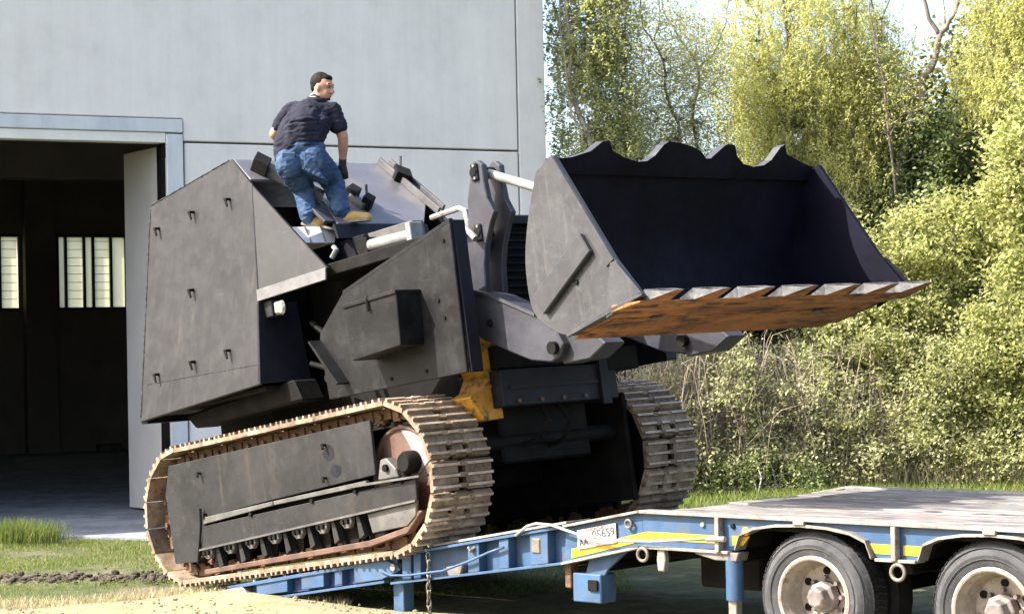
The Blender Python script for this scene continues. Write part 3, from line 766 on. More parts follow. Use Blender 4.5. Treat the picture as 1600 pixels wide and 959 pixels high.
for x, z in ((-.05, 1.95), (.0, 1.8), (-.3, 1.42), (-.75, 1.42), (.1, 2.4)):
    MB().lathe([(0, 0), (.016, 0), (.016, .012)], (x, .288, z), (0, 1, 0), 8).build('bolt', 'black', fa)

# --- radiator grille
gr = part(MB().box((-.30, .95, 1.56), (-.12, 2.1, 2.62)), 'radiator', 'black', .01)
MB().box((-.14, .92, 2.57), (-.06, 2.12, 2.64)).build('grille_cap', 'armour_dark', gr, .005)
for k in range(15):
    z = 1.62 + k * .063
    MB().hexa([(-.118, .98, z), (-.09, .98, z - .012), (-.09, 2.07, z - .012), (-.118, 2.07, z), (-.118, .98, z + .02), (-.09, .98, z + .006), (-.09, 2.07, z + .006), (-.118, 2.07, z + .02)]).build('grille_slat', 'black', gr)

# --- lift arms, bellcranks, rods
bell = [(.07, 3.01), (.10, 3.045), (.14, 3.05), (.20, 3.0), (.195, 2.86), (.21, 2.72), (.27, 2.60), (.21, 2.52), (.12, 2.35), (.075, 2.2), (.05, 1.96), (.055, 1.80), (-.01, 1.755), (-.07, 1.755), (-.13, 1.81), (-.12, 2.01), (-.14, 2.24), (-.145, 2.42), (-.07, 2.50), (-.03, 2.75)]
armp = [(-.06, 2.03), (.23, 1.93), (.70, 1.70), (.90, 1.535), (.955, 1.43), (.90, 1.345), (.80, 1.315), (.58, 1.36), (.40, 1.44), (.02, 1.62), (-.09, 1.80)]
def linkage(yc, s):
    Y = lambda d: yc + s * d
    for d in (0, .19):
        bc = part(MB().xz(bell, Y(d), Y(d + .06)), 'bellcrank', 'arm', .008)
        if d == 0:
            for (x, z) in ((.105, 2.955), (.06, 2.47), (-.045, 1.83)):
                pn = MB().lathe([(0, 0), (.035, 0), (.045, .01), (.045, .03)], (x, Y(-.028), z), (0, s, 0), 14)
                pn.build('pivot_pin', 'black', bc, smooth=True)
                MB().box((x - .03, min(Y(-.02), Y(-.002)), z - .07), (x + .045, max(Y(-.02), Y(-.002)), z + .07)).build('keeper_plate', 'armour_dark', bc, .006)
                for dz in (.05, -.05):
                    MB().lathe([(0, 0), (.012, 0), (.012, .012)], (x + .02, Y(-.032), z + dz), (0, s, 0), 6).build('bolt', 'rail', bc)
    part(MB().tube([(.105, Y(.03), 2.955), (.105, Y(.22), 2.955)], .05, 14), 'link_bush', 'black', 0, True)
    part(MB().tube([(.105, Y(.125), 2.955), (.62, Y(.125), 2.735), (1.45, Y(.125), 2.40)], .038, 14), 'tilt_rod', 'white', 0, True)
    part(MB().tube([(.06, Y(.125), 2.47), (-.6, Y(.125), 2.30)], .045, 12), 'tilt_cylinder', 'black', 0, True)
    ar = part(MB().xz(armp, Y(-.10), Y(.16)), 'lift_arm', 'arm', .012)
    MB().xz([(-.06, 2.045), (.23, 1.945), (.70, 1.715), (.70, 1.69), (.23, 1.92), (-.06, 2.02)], Y(-.12), Y(-.102)).build('arm_rib', 'bucket', ar)
    MB().lathe([(0, 0), (.03, 0), (.03, .02)], (.17, Y(-.12), 1.72), (0, s, 0), 8).build('bolt', 'black', ar)
    part(MB().xz([(.86, 1.55), (1.20, 1.50), (1.33, 1.38), (1.14, 1.29), (.84, 1.29)], Y(-.02), Y(.20)), 'bucket_hinge', 'arm', .01)
    part(MB().tube([(.86, Y(-.14), 1.42), (.86, Y(.26), 1.42)], .05, 14), 'hinge_pin', 'black', 0, True)
    part(MB().tube([(-.7, Y(.34), 1.2), (.1, Y(.34), 1.72)], .06, 12), 'lift_cylinder', 'black', 0, True)
linkage(.72, 1); linkage(W - .72, -1)
part(MB().tube([(-.16, .66, 2.42), (-.20, .66, 2.46), (-.14, .66, 2.53), (-.02, .66, 2.52), (.08, .66, 2.42)], .028, 8), 'grab_handle', 'white', 0, True)
part(MB().tube([(-.22, .7, 2.45), (-.17, .7, 1.78)], .05, 10), 'lever_tube', 'arm', 0, True)

# --- bucket
B0, B1 = -.025, W + .025
sidep = [(1.765, 2.71), (1.57, 2.63), (1.50, 2.42), (1.48, 2.28), (1.38, 2.14), (1.33, 2.0), (1.315, 1.85), (1.33, 1.70), (1.40, 1.57), (1.54, 1.46), (1.69, 1.405), (2.20, 1.50), (2.46, 1.56), (2.24, 1.86)]
def bpart(mb, name, mat, bevel=.006, smooth=False): return mb.build(name, mat, bk, bevel, smooth)
back_ = [(1.57, 2.63), (1.50, 2.42), (1.48, 2.28), (1.38, 2.14), (1.33, 2.0), (1.315, 1.85), (1.33, 1.70), (1.40, 1.57), (1.54, 1.46), (1.69, 1.405)]
def fine(pts, k=4):
    P_ = [Vector((a, 0, b)) for a, b in pts]; out = []
    for i in range(len(P_) - 1):
        p0 = P_[max(0, i - 1)]; p1 = P_[i]; p2 = P_[i + 1]; p3 = P_[min(len(P_) - 1, i + 2)]
        for j in range(k):
            t = j / k
            q = .5 * ((2 * p1) + (-p0 + p2) * t + (2 * p0 - 5 * p1 + 4 * p2 - p3) * t * t + (-p0 + 3 * p1 - 3 * p2 + p3) * t ** 3)
            out.append((q.x, q.z))
    return out + [pts[-1]]
back_ = fine([(1.57, 2.63), (1.42, 2.30), (1.335, 2.0), (1.335, 1.70), (1.40, 1.57), (1.54, 1.46), (1.69, 1.405)])
inn = [(x + .035, z + .012) for x, z in back_]
sh = MB()
NB = len(back_)
for y in (B0 + .052, B1 - .052):
    sh.v += [(x, y, z) for x, z in back_] + [(x, y, z) for x, z in inn]
for i in range(NB - 1):
    for o_ in (0, NB):
        sh.f.append((o_ + i, o_ + i + 1, 2 * NB + o_ + i + 1, 2 * NB + o_ + i)); sh.m.append(0)
sidep = [(1.765, 2.71)] + back_ + [(2.20, 1.50), (2.46, 1.56), (2.24, 1.86)]
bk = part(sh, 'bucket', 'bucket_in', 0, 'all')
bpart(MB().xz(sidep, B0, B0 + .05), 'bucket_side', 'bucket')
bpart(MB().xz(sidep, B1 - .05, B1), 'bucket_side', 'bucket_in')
fl = MB().xz([(1.69, 1.405), (2.20, 1.50), (2.20, 1.535), (1.73, 1.45)], B0 + .052, B1 - .052)
bpart(fl, 'bucket_floor', ['rust'], 0)
bpart(MB().xz([(1.73, 1.455), (2.20, 1.54), (2.20, 1.545), (1.72, 1.462)], B0 + .054, B1 - .054), 'bucket_floor_liner', 'bucket_in', 0)
# thick wavy spill guard along the top
top = [(B0 + .052, 2.70), (.12, 2.70), (.22, 2.71), (.40, 2.755), (.51, 2.825), (.58, 2.83), (.63, 2.765), (.76, 2.72), (.91, 2.695), (1.01, 2.70), (1.09, 2.74), (1.17, 2.82), (1.22, 2.845), (1.32, 2.84), (1.47, 2.82), (1.60, 2.785), (1.67, 2.735), (1.72, 2.735), (1.78, 2.775), (1.86, 2.83), (1.90, 2.845), (1.98, 2.84), (2.03, 2.76), (2.12, 2.705), (2.24, 2.685), (2.37, 2.70), (2.45, 2.74), (2.54, 2.84), (2.59, 2.86), (2.63, 2.79), (2.77, 2.75), (2.90, 2.715), (B1 - .052, 2.70)]
lowz = 2.60
sg = MB()
n = len(top)
vsf = [(1.675 + (z - lowz) * .42, y, z) for y, z in top] + [(1.60 + (z - lowz) * .42, y, z + .012) for y, z in top]
vsf += [(1.65, y, lowz) for y, z in top] + [(1.575, y, lowz) for y, z in top]
for i in range(n - 1):
    sg.add([], [], 0)
sg.v = vsf
for i in range(n - 1):
    sg.f += [(i, i + 1, n + i + 1, n + i), (2 * n + i, 2 * n + i + 1, i + 1, i), (n + i, n + i + 1, 3 * n + i + 1, 3 * n + i)]
    sg.m += [1, 0, 0]
bpart(sg, 'spill_guard', ['bucket_in', 'bucket'], 0)
# lip plate, side cutters, side wear bar
lip = MB().xz([(2.16, 1.495), (2.455, 1.52), (2.46, 1.532), (2.18, 1.545)], B0 - .03, B1 + .03)
bpart(lip, 'lip_plate', 'rust', .004)
wear = MB().xz([(1.62, 1.385), (2.05, 1.462), (2.05, 1.474), (1.62, 1.40)], .10, W - .10)
bpart(wear, 'wear_plate', 'rust', .004)
bpart(MB().xz([(2.21, 1.84), (2.26, 1.845), (2.47, 1.585), (2.10, 1.46), (2.11, 1.50)], B0 - .025, B0 - .001), 'side_cutter', 'bucket', .006)
bpart(MB().xz([(2.21, 1.84), (2.26, 1.845), (2.47, 1.585), (2.10, 1.46), (2.11, 1.50)], B1 + .001, B1 + .025), 'side_cutter', 'bucket_in', .006)
bpart(MB().xz([(1.70, 1.395), (2.48, 1.565), (2.48, 1.585), (2.10, 1.52), (1.69, 1.415)], B0 - .03, B0 - .002), 'side_lip', 'bucket', .004)
bpart(MB().xz([(1.97, 2.10), (2.05, 1.95), (1.50, 1.59), (1.41, 1.74)], B0 - .045, B0 - .001), 'wear_bar', 'bucket', .008)
bpart(MB().xz([(1.765, 2.71), (2.24, 1.86), (2.16, 1.82), (1.66, 2.67)], B0 - .012, B0 - .001), 'edge_strip', 'bucket', .004)
bpart(MB().lathe([(0, 0), (.02, 0), (.02, .012)], (1.84, B0 - .012, 1.77), (0, 1, 0), 10), 'bolt', 'black', 0)
for y in (.45, 2.3):
    bpart(MB().box((2.0, y, 1.455), (2.08, y + .11, 1.47)), 'wear_stud', 'tooth', .003)
# seven teeth
tm = MB()
tm.add([(2.26, -.10, 1.55), (2.26, .10, 1.55), (2.44, .095, 1.615), (2.44, -.105, 1.615), (2.67, .05, 1.572), (2.67, -.03, 1.568),
        (2.30, -.12, 1.50), (2.30, .12, 1.50), (2.45, .11, 1.525), (2.45, -.125, 1.525), (2.55, .08, 1.60), (2.55, -.085, 1.60)],
       [(0, 1, 2, 3), (3, 2, 10, 11), (11, 10, 4, 5), (6, 7, 1, 0), (7, 8, 2, 1), (8, 4, 10, 2), (0, 3, 9, 6), (3, 11, 5, 9), (6, 9, 8, 7), (9, 5, 4, 8)])
tooth_me = None
for y in (.13, .62, 1.10, 1.60, 2.10, 2.58, 3.02):
    if tooth_me is None:
        o = tm.build('bucket_tooth', ['tooth', 'rust'], bk, .004); tooth_me = o.data
        for pl_ in tooth_me.polygons:
            if pl_.normal.z < -.2: pl_.material_index = 1
    else: o = link('bucket_tooth', tooth_me, bk)
    o.location = (0, y, 0)

# ------------------------------------------------------------------ low-loader trailer
TA = 0.7419
TX = Vector((math.cos(TA), -math.sin(TA), 0)); TY = Vector((math.sin(TA), math.cos(TA), 0))
TO = (1.9459, 13.4273, 0)
TM = frame(TX, TY, (0, 0, 1), TO)
tr = empty('low_loader_trailer', TM, 'blue low-loader trailer with worn plank deck and lowered rear ramp', 'trailer')
TW = 2.75
def tp(mb, name, mat, bevel=.005, smooth=False, parent=None, label=None): return mb.build(name, mat, parent or tr, bevel, smooth, label)
rg = random.Random(9)
XE = 5.2
# deck planks
NP = 9
for k in range(NP):
    y0 = .10 + k * (TW - .2) / NP; y1 = y0 + (TW - .2) / NP - .012
    dz = rg.uniform(-.004, .006)
    m = MB()
    segs = 12
    for i in range(segs):
        xa = -1.36 + (XE + 1.36) * i / segs; xb = -1.36 + (XE + 1.36) * (i + 1) / segs
    m.box((-1.36 + rg.uniform(0, .05), y0, .895), (XE, y1, .936 + dz))
    tp(m, 'plank', 'plank', .006)
for k in range(NP):
    y0 = .10 + k * (TW - .2) / NP; y1 = y0 + (TW - .2) / NP - .012
    m = MB().hexa([(-2.15, y0, .752), (-1.38, y0, .888), (-1.38, y1, .888), (-2.15, y1, .752), (-2.15, y0, .79), (-1.38, y0, .926), (-1.38, y1, .926), (-2.15, y1, .79)])
    tp(m, 'plank', 'plank', .006)
tp(MB().box((-1.42, .09, .84), (XE, TW - .09, .89)), 'deck_plate', 'frame_dark', 0)
def arch(cx, z0, zt, hw):
    out = []
    for k in range(9):
        a = math.pi * k / 8
        out.append((cx - hw * math.cos(a), z0 + (zt - z0) * math.sin(a) ** .62))
    return out
A1 = arch(-.055, .72, .905, .545); A2 = arch(1.36, .72, .905, .52)
lo = [(-1.44, .695), (-.66, .695)] + A1 + [(.52, .71), (.82, .71)] + A2 + [(1.92, .71), (XE, .71)]
railpoly = [(XE, .915), (-1.44, .925)] + lo
railpoly_far = railpoly
for (ya, yb) in ((.03, .06), (TW - .06, TW - .03)):
    tp(MB().xz(railpoly, ya, yb), 'side_rail', 'blue', 0)
    tp(MB().xz([(-1.44, .925), (XE, .915), (XE, .94), (-1.44, .948)], ya - .05, yb + .05), 'rail_cap', 'rail', .003)
    b = MB()
    for poly in ([(-1.44, .695), (-.66, .695)], [(.52, .71), (.82, .71)]):
        b.xz([(poly[0][0], poly[0][1]), (poly[1][0], poly[1][1]), (poly[1][0], poly[1][1] - .02), (poly[0][0], poly[0][1] - .02)], ya - .05, yb + .05)
    tp(b, 'rail_flange', 'rail', .003)
    for Ar in (A1, A2):
        m = MB()
        for i in range(len(Ar) - 1):
            (xa, za), (xb, zb) = Ar[i], Ar[i + 1]
            m.xz([(xa, za), (xb, zb), (xb, zb - .018), (xa, za - .018)], ya - .05, yb + .05)
        gd_ = tp(m, 'mudguard', 'rail', 0)
        m = MB()
        for i in range(len(Ar) - 1):
            (xa, za), (xb, zb) = Ar[i], Ar[i + 1]
            m.xz([(xa, za), (xb, zb), (xb, zb - .012), (xa, za - .012)], yb + .052 if ya < 1 else ya - .35, yb + .35 if ya < 1 else ya - .052)
        m.build('guard_shaded_inner', 'frame_dark', gd_)  # inner part of the guard, coloured dark for its shaded underside
# posts on the rail
for x, z0, z1, w in ((-.74, .685, .925, .035), (.67, .70, .92, .035), (-.06, .90, .93, .09), (1.36, .90, .93, .09)):
    tp(MB().box((x - w / 2, -.035, z0), (x + w / 2, .028, z1)), 'rail_post', 'rail', .004)
# kinked rear section with the yellow tape
k1 = [(-2.17, .785), (-1.442, .925), (-1.442, .695), (-2.19, .535)]
tp(MB().xz(k1, .03, .06), 'side_rail', 'blue', 0)
tp(MB().xz(k1, TW - .06, TW - .03), 'side_rail', 'blue', 0)
for ya, yb in ((-.02, .11), (TW - .11, TW + .02)):
    tp(MB().xz([(-2.17, .79), (-1.442, .928), (-1.442, .948), (-2.17, .81)], ya, yb), 'rail_cap', 'rail', .003)
    tp(MB().xz([(-2.19, .535), (-1.442, .695), (-1.442, .675), (-2.19, .515)], ya, yb), 'rail_flange', 'rail', .003)
def tape(poly): tp(MB().xz(poly, .025, .029), 'reflective_tape', 'tape', 0)
tape([(-2.12, .635), (-1.40, .795), (-1.40, .735), (-2.12, .565)])
tape([(-1.398, .795), (-.80, .795), (-.80, .74), (-1.398, .735)])
tape([(-.65, .80), (-.50, .80), (-.56, .735), (-.65, .735)])
tape([(.44, .80), (.64, .80), (.64, .735), (.50, .735)])
tape([(.71, .80), (.87, .80), (.83, .735), (.71, .735)])
# number plate
def text(body, size, loc_, mat, parent, name='lettering', shear=0):
    cu = bpy.data.curves.new(name, 'FONT'); cu.body = body; cu.size = size; cu.extrude = .0008; cu.align_x = 'CENTER'; cu.align_y = 'CENTER'
    o = bpy.data.objects.new(name, cu); COL.objects.link(o)
    dg = bpy.context.evaluated_depsgraph_get()
    me = bpy.data.meshes.new_from_object(o.evaluated_get(dg)); bpy.data.objects.remove(o)
    me.materials.clear(); me.materials.append(M[mat])
    o = link(name, me, parent)
    o.matrix_local = Matrix.Translation(loc_) @ Matrix.Rotation(math.atan2(.14, .73), 4, 'Y').inverted() @ Matrix.Rotation(math.pi / 2, 4, 'X')
    return o
np_ = tp(MB().xz([(-2.05, .775), (-1.68, .845), (-1.675, .705), (-2.045, .635)], .012, .018), 'number_plate', 'plate', 0)
text('05659', .088, (-1.795, .009, .765), 'ink', np_)
text('AA', .066, (-1.985, .009, .690), 'ink', np_)
text('RIMORCHIO', .036, (-1.87, .009, .795), 'ink_red', np_)
# beaver-tail beam with recessed webs and ribs
def lerp(a, b, t): return a + (b - a) * t
zt = lambda x: lerp(.47, .785, (x + 4.02) / 1.85); zb = lambda x: lerp(.275, .535, (x + 4.02) / 1.83)
for ya, s in ((0, 1), (TW, -1)):
    Y = lambda d: ya + s * d
    web = tp(MB().xz([(-4.02, zt(-4.02)), (-2.175, zt(-2.175)), (-2.19, zb(-2.19)), (-4.02, zb(-4.02))], Y(.09), Y(.115)), 'beam_web', 'blue', 0)
    tp(MB().xz([(-4.02, zt(-4.02)), (-2.175, zt(-2.175)), (-2.175, zt(-2.175) + .022), (-4.02, zt(-4.02) + .022)], Y(-.02), Y(.15)), 'beam_flange', 'blue', .003)
    tp(MB().xz([(-4.02, zb(-4.02)), (-2.19, zb(-2.19)), (-2.19, zb(-2.19) - .02), (-4.02, zb(-4.02) - .02)], Y(-.01), Y(.15)), 'beam_flange', 'blue', .003)
    for x, w in ((-3.84, .05), (-3.72, .04), (-3.10, .06), (-2.78, .05), (-2.42, .09)):
        tp(MB().xz([(x - w, zt(x - w) - .002), (x + w, zt(x + w) - .002), (x + w, zb(x + w) + .002), (x - w, zb(x - w) + .002)], Y(.0), Y(.088)), 'beam_rib', 'blue', .004)
    tp(MB().xz([(-4.02, zt(-4.02) + .03), (-2.16, zt(-2.16) + .03), (-2.16, zt(-2.16) + .05), (-4.02, zt(-4.02) + .05)], Y(.02), Y(.3)), 'ramp_edge', 'rail', .003)
bt = MB()
bt.hexa([(-4.02, .16, .42), (-2.15, .16, .745), (-2.15, TW - .16, .745), (-4.02, TW - .16, .42), (-4.02, .16, .47), (-2.15, .16, .79), (-2.15, TW - .16, .79), (-4.02, TW - .16, .47)])
tp(bt, 'beaver_tail_plate', 'frame_dark', .004)
for k in range(7):
    x = -3.9 + k * .28
    tp(MB().box((x, .17, zt(x) + .005), (x + .05, TW - .17, zt(x) + .035)), 'cross_bar', 'rail', .004)
# two hinged ramps
for y0 in (0.0, TW - .85):
    zr = lambda x: lerp(.10, .455, (x + 6.15) / 2.05); zr0 = lambda x: lerp(.02, .275, (x + 5.75) / 1.65)
    rp = tp(MB().xz([(-6.20, .095), (-4.10, .455), (-4.10, .285), (-5.60, .05), (-6.1, .055)], y0 + .09, y0 + .76), 'ramp', 'blue_dark', .006)
    for ya, yb in ((y0, y0 + .087), (y0 + .763, y0 + .85)):
        MB().xz([(-5.95, .135), (-4.1, .455), (-4.1, .425), (-5.95, .105)], ya, yb).build('ramp_flange', 'blue', rp, .003)
        MB().xz([(-5.6, .04), (-4.1, .285), (-4.1, .262), (-5.6, .02)], ya, yb).build('ramp_flange', 'blue', rp, .003)
    for x, w in ((-5.50, .20), (-4.98, .14), (-4.66, .045), (-4.20, .24)):
        MB().xz([(x - w, zr(x - w)), (x + w, zr(x + w)), (x + w, zr0(x + w) + .025), (x - w, max(.03, zr0(x - w) + .025))], y0 + .015, y0 + .088).build('ramp_rib', 'blue', rp, .004)
    MB().xz([(-4.44, zr(-4.44)), (-4.05, .45), (-3.93, .41), (-3.90, .38), (-4.12, .29), (-4.44, .24)], y0 - .012, y0 + .012).build('hinge_plate', 'blue', rp, .005)
    MB().tube([(-3.97, y0 - .03, .40), (-3.97, y0 + .85, .40)], .03, 10).build('hinge_pin', 'rail', rp)
    MB().xz([(-6.35, .03), (-5.88, .125), (-5.80, .06), (-6.1, .02)], y0 + .0, y0 + .85).build('ramp_toe', 'rail', rp, .006)
    for k in range(9):
        x = -5.85 + k * .2
        MB().box((x, y0 + .1, zr(x) - .015), (x + .04, y0 + .75, zr(x) + .03)).build('ramp_cleat', 'rail', rp, .004)
# chassis underneath
for y in (.75, 1.85):
    tp(MB().xz([(-4.0, .40), (-2.1, .70), (-1.4, .84), (XE, .84), (XE, .55), (-1.3, .55), (-2.1, .48), (-4.0, .28)], y, y + .14), 'chassis_beam', 'frame_dark', .01)
for x in (-3.2, -2.1, -1.5, -.7, .66, 1.95, 3.0):
    tp(MB().box((x - .05, .13, .60 if x > -2 else .44), (x + .05, TW - .13, .82 if x > -1.9 else .50)), 'cross_member', 'frame_dark', .01)
for x in (0, 1.32):
    tp(MB().tube([(x, .3, .41), (x, TW - .3, .41)], .065, 14), 'axle', 'frame_dark', 0, True)
tp(MB().box((-1.3, .5, .36), (-.75, 2.2, .72)), 'air_tank_box', 'frame_dark', .02)
# wheels
def wheel(x, ynear, s):
    Y0 = ynear
    n = 44
    prof = [(.268, .02), (.30, .0), (.36, -.014), (.39, -.002), (.420, .022), (.430, .045), (.443, .06), (.443, .22), (.430, .235), (.41, .26), (.30, .28), (.268, .26)]
    w = MB().lathe(prof, (x, Y0, .41), (0, s, 0), n, 0, closed=True)
    ty = w.build('wheel', 'tyre', tr, 0, True)
    td = MB()
    for k in range(60):      # tread blocks
        a = 2 * math.pi * k / 60; b = a + 2 * math.pi / 60 * .72
        for (h0, h1, ph) in ((.05, .10, 0), (.11, .155, .5), (.165, .215, 0)):
            q = []
            for rr_ in (.441, .449):
                for (aa, hh) in ((a + ph * .05, h0), (b + ph * .05, h0), (b + ph * .05, h1), (a + ph * .05, h1)):
                    q.append((x + rr_ * math.cos(aa), Y0 + s * hh, .41 + rr_ * math.sin(aa)))
            td.hexa(q)
    t_ = td.build('tread', 'tread', ty); t_['kind'] = 'stuff'
    for rr_ in (.335, .405):
        MB().lathe([(rr_ - .004, -.012 if rr_ < .35 else -.002), (rr_, -.016 if rr_ < .35 else -.005), (rr_ + .004, -.012 if rr_ < .35 else .004)], (x, Y0, .41), (0, s, 0), n, 0, closed=True).build('sidewall_rib', 'tyre', ty, 0, True)
    r = MB().lathe([(.285, .004), (.268, -.006), (.256, .0), (.25, .03), (.238, .045), (.232, .10), (.22, .13), (.205, .17), (.10, .185), (.10, .2), (.24, .23), (.268, .2)], (x, Y0, .41), (0, s, 0), n, 0, closed=True)
    ro = r.build('rim', 'rim', ty, 0, True)
    for k in range(6):
        a = 2 * math.pi * k / 6 + .5
        c = (x + .172 * math.cos(a), Y0 + s * .163, .41 + .172 * math.sin(a))
        MB().lathe([(0, 0), (.026, 0), (.026, .012)], c, (0, s, 0), 14).build('vent_hole_dark_disc', 'frame_dark', ty)  # solid discs whose dark colour paints the shade inside the holes
    h = MB().lathe([(0, .02), (.055, .02), (.07, .03), (.075, .09), (.105, .10), (.11, .17), (0, .18)], (x, Y0, .41), (0, s, 0), 8)
    h.build('hub', 'hub', ty, .004)
    for k in range(8):
        a = 2 * math.pi * k / 8
        MB().lathe([(0, 0), (.015, 0), (.015, .04)], (x + .128 * math.cos(a), Y0 + s * .135, .41 + .128 * math.sin(a)), (0, s, 0), 6).build('wheel_nut', 'hub', ty)
for x in (0, 1.33, 2.66):
    wheel(x, .03, 1); wheel(x, TW - .03, -1)
    tp(MB().lathe([(0, 0), (.42, 0), (.46, .03), (.46, .2), (.4, .24), (0, .24)], (x, .34, .41), (0, 1, 0), 36), 'inner_wheel', 'tread', 0, True)
# legs, brackets, lamps
tp(MB().box((-4.10, .10, .0), (-3.98, .22, .30)), 'support_leg', 'blue', .006)
tp(MB().box((-4.12, .08, -.01), (-3.94, .24, .015)), 'leg_foot', 'rail', .004)
tp(MB().lathe([(0, 0), (.062, 0), (.062, .30), (0, .30)], (-.66, .06, .355), (0, 0, 1), 16), 'jack_leg', 'blue', 0, True)
tp(MB().box((-.70, .03, .0), (-.63, .10, .36)), 'jack_foot', 'rail', .006)
tp(MB().xz([(-.98, .685), (-.58, .685), (-.60, .625), (-.78, .625), (-.95, .66)], .0, .13), 'jack_bracket', 'hub', .006)
tp(MB().xz([(-1.98, .57), (-1.60, .655), (-1.80, .50), (-1.87, .40), (-2.03, .40)], .06, .09), 'lamp_gusset', 'blue', .004)
lbx = tp(MB().box((-2.11, .02, .25), (-1.84, .2, .46)), 'lamp_box', 'blue', .008)
MB().box((-1.95, .0, .34), (-1.86, .018, .42)).build('lamp', 'black', lbx, .004)
tp(MB().box((-2.22, .06, .34), (-2.16, .16, .60)), 'lamp_bracket', 'chain_dirt', .006)
def ring(c, r_, th, name, mat, ax=(0, 1, 0)):
    pr = [(r_ + th * math.cos(k * math.pi / 4), th * math.sin(k * math.pi / 4)) for k in range(8)]
    return tp(MB().lathe(pr, c, ax, 20, 0, closed=True), name, mat, 0, True)
ring((-1.40, -.03, .635), .045, .012, 'lashing_ring', 'chain_steel')
ring((.70, -.03, .63), .05, .013, 'lashing_ring', 'chain_steel')
ring((-1.55, .0, .845), .028, .01, 'lashing_ring', 'chain_steel')
tp(MB().xz([(-1.29, .685), (-1.23, .685), (-1.22, .60), (-1.235, .52), (-1.29, .52), (-1.30, .60)], .0, .05), 'strap_bracket', 'rail', .006)
tp(MB().lathe([(0, 0), (.028, 0), (.03, .012), (.02, .022), (0, .024)], (-.53, .03, .835), (0, -1, 0), 18), 'side_reflector', 'orange', 0, True)
tp(MB().lathe([(0, 0), (.02, 0), (.016, .015), (0, .018)], (-.90, .03, .865), (0, -1, 0), 12), 'side_marker', 'lamp_glass', 0, True)
tp(MB().lathe([(0, 0), (.02, 0), (.016, .015), (0, .018)], (-.64, .03, .865), (0, -1, 0), 12), 'side_marker', 'black', 0, True)
tp(MB().xz([(-3.44, .425), (-3.24, .465), (-3.27, .37), (-3.40, .345)], .03, .12), 'lamp_housing', 'hub', .01)
tp(MB().tube([(-3.08, .0, .60), (-3.10, -.03, .575), (-3.13, -.02, .60)], .014, 8), 'hook', 'chain_steel', 0, True)
tp(MB().box((-2.49, -.01, .585), (-2.40, .03, .70)), 'ratchet', 'chain_steel', .01)
tp(MB().tube([(-.82, -.04, .775), (-.66, -.045, .78)], .02, 8), 'tension_rod', 'rail', 0, True)

# chain, straps and hose that hang on the trailer: things of their own
cx = empty('chain', TM @ Matrix.Translation((-3.56, -.03, .50)), 'rusty link chain hanging from the blue ramp beam', 'chain')
def link_mb():
    pts = [(.016 * math.cos(a) * 1.0, 0, .030 * math.sin(a) + (.012 if math.sin(a) > 0 else -.012)) for a in [2 * math.pi * k / 12 for k in range(13)]]
    return MB().tube(pts, .0075, 6)
lk = None
for k in range(10):
    if lk is None: o = link_mb().build('chain_link', 'chain_steel', cx, 0, 'all'); lk = o.data
    else: o = link('chain_link', lk, cx)
    o.matrix_local = Matrix.Translation((.004 * math.sin(k), 0, -k * .060)) @ Matrix.Rotation(k * math.pi / 2 + .3, 4, 'Z')
def thing(mb, name, mat, label, cat, mtx=TM, smooth='all', group=None):
    o = mb.build(name, mat, None, 0, smooth); o.matrix_world = mtx; return tag(o, label, cat, group)
thing(MB().tube([(-2.62, -.035, .715), (-2.5, -.04, .79), (-2.40, -.045, .815), (-2.25, -.045, .81), (-2.0, -.045, .755), (-1.6, -.05, .725), (-1.3, -.05, .735), (-.82, -.045, .775)], .011, 8), 'strap', 'strap', 'pale lashing strap stretched along the trailer side past the number plate', 'strap')
thing(MB().tube([(-4.12, -.03, .37), (-3.98, -.035, .335), (-3.8, -.035, .345), (-3.4, -.035, .405), (-3.1, -.035, .50), (-2.9, -.035, .575), (-2.75, -.03, .62)], .010, 8), 'air_hose', 'blue', 'thin blue hose sagging along the rear beam behind the chain', 'hose')

# ------------------------------------------------------------------ person on the machine
pm_ = empty('person', Matrix.Translation((-1.7865, 18.2036, 3.285)) @ Matrix.Scale(1.075, 4), 'man in a navy polo shirt, jeans and tan boots crouching on top of the machine', 'person')
def V(*a): return Vector(a)
from mathutils import noise as mnoise
def merged(mb, name, mat, parent, vox=.011, smooth_it=6, label=None, cloth=0):
    me = bpy.data.meshes.new(name); me.from_pydata(mb.v, [], mb.f)
    bm = bmesh.new(); bm.from_mesh(me); bmesh.ops.recalc_face_normals(bm, faces=bm.faces); bm.to_mesh(me); bm.free()
    o = bpy.data.objects.new(name, me); COL.objects.link(o)
    m = o.modifiers.new('r', 'REMESH'); m.mode = 'VOXEL'; m.voxel_size = vox
    m = o.modifiers.new('s', 'SMOOTH'); m.iterations = smooth_it; m.factor = .5
    dg = bpy.context.evaluated_depsgraph_get()
    me2 = bpy.data.meshes.new_from_object(o.evaluated_get(dg)); me2.name = name
    bpy.data.objects.remove(o); bpy.data.meshes.remove(me)
    if cloth:
        for v_ in me2.vertices:
            p_ = v_.co
            q_ = Vector((p_.x * 9 + p_.z * 6, p_.y * 9, p_.z * 17 - p_.x * 8))
            w_ = mnoise.noise(q_) + .5 * mnoise.noise(q_ * 2.1)
            v_.co = p_ + v_.normal * cloth * (1 - abs(w_) * 2.2)
    me2.materials.clear(); me2.materials.append(M[mat])
    me2.polygons.foreach_set('use_smooth', [True] * len(me2.polygons))
    return link(name, me2, parent, label)
neck = V(.03, .10, 1.065); head = V(.09, .12, 1.18)
shL = V(-.185, .14, .985); shR = V(.165, .10, .975); elL = V(-.345, .22, .80); elR = V(.255, .10, .755)
haL = V(-.24, .40, .66); haR = V(.243, .17, .475); wrR = V(.245, .155, .555)
hipL = V(-.17, -.06, .50); hipR = V(.03, -.06, .53)
knL = V(-.095, .15, .33); anL = V(-.045, .03, .10)
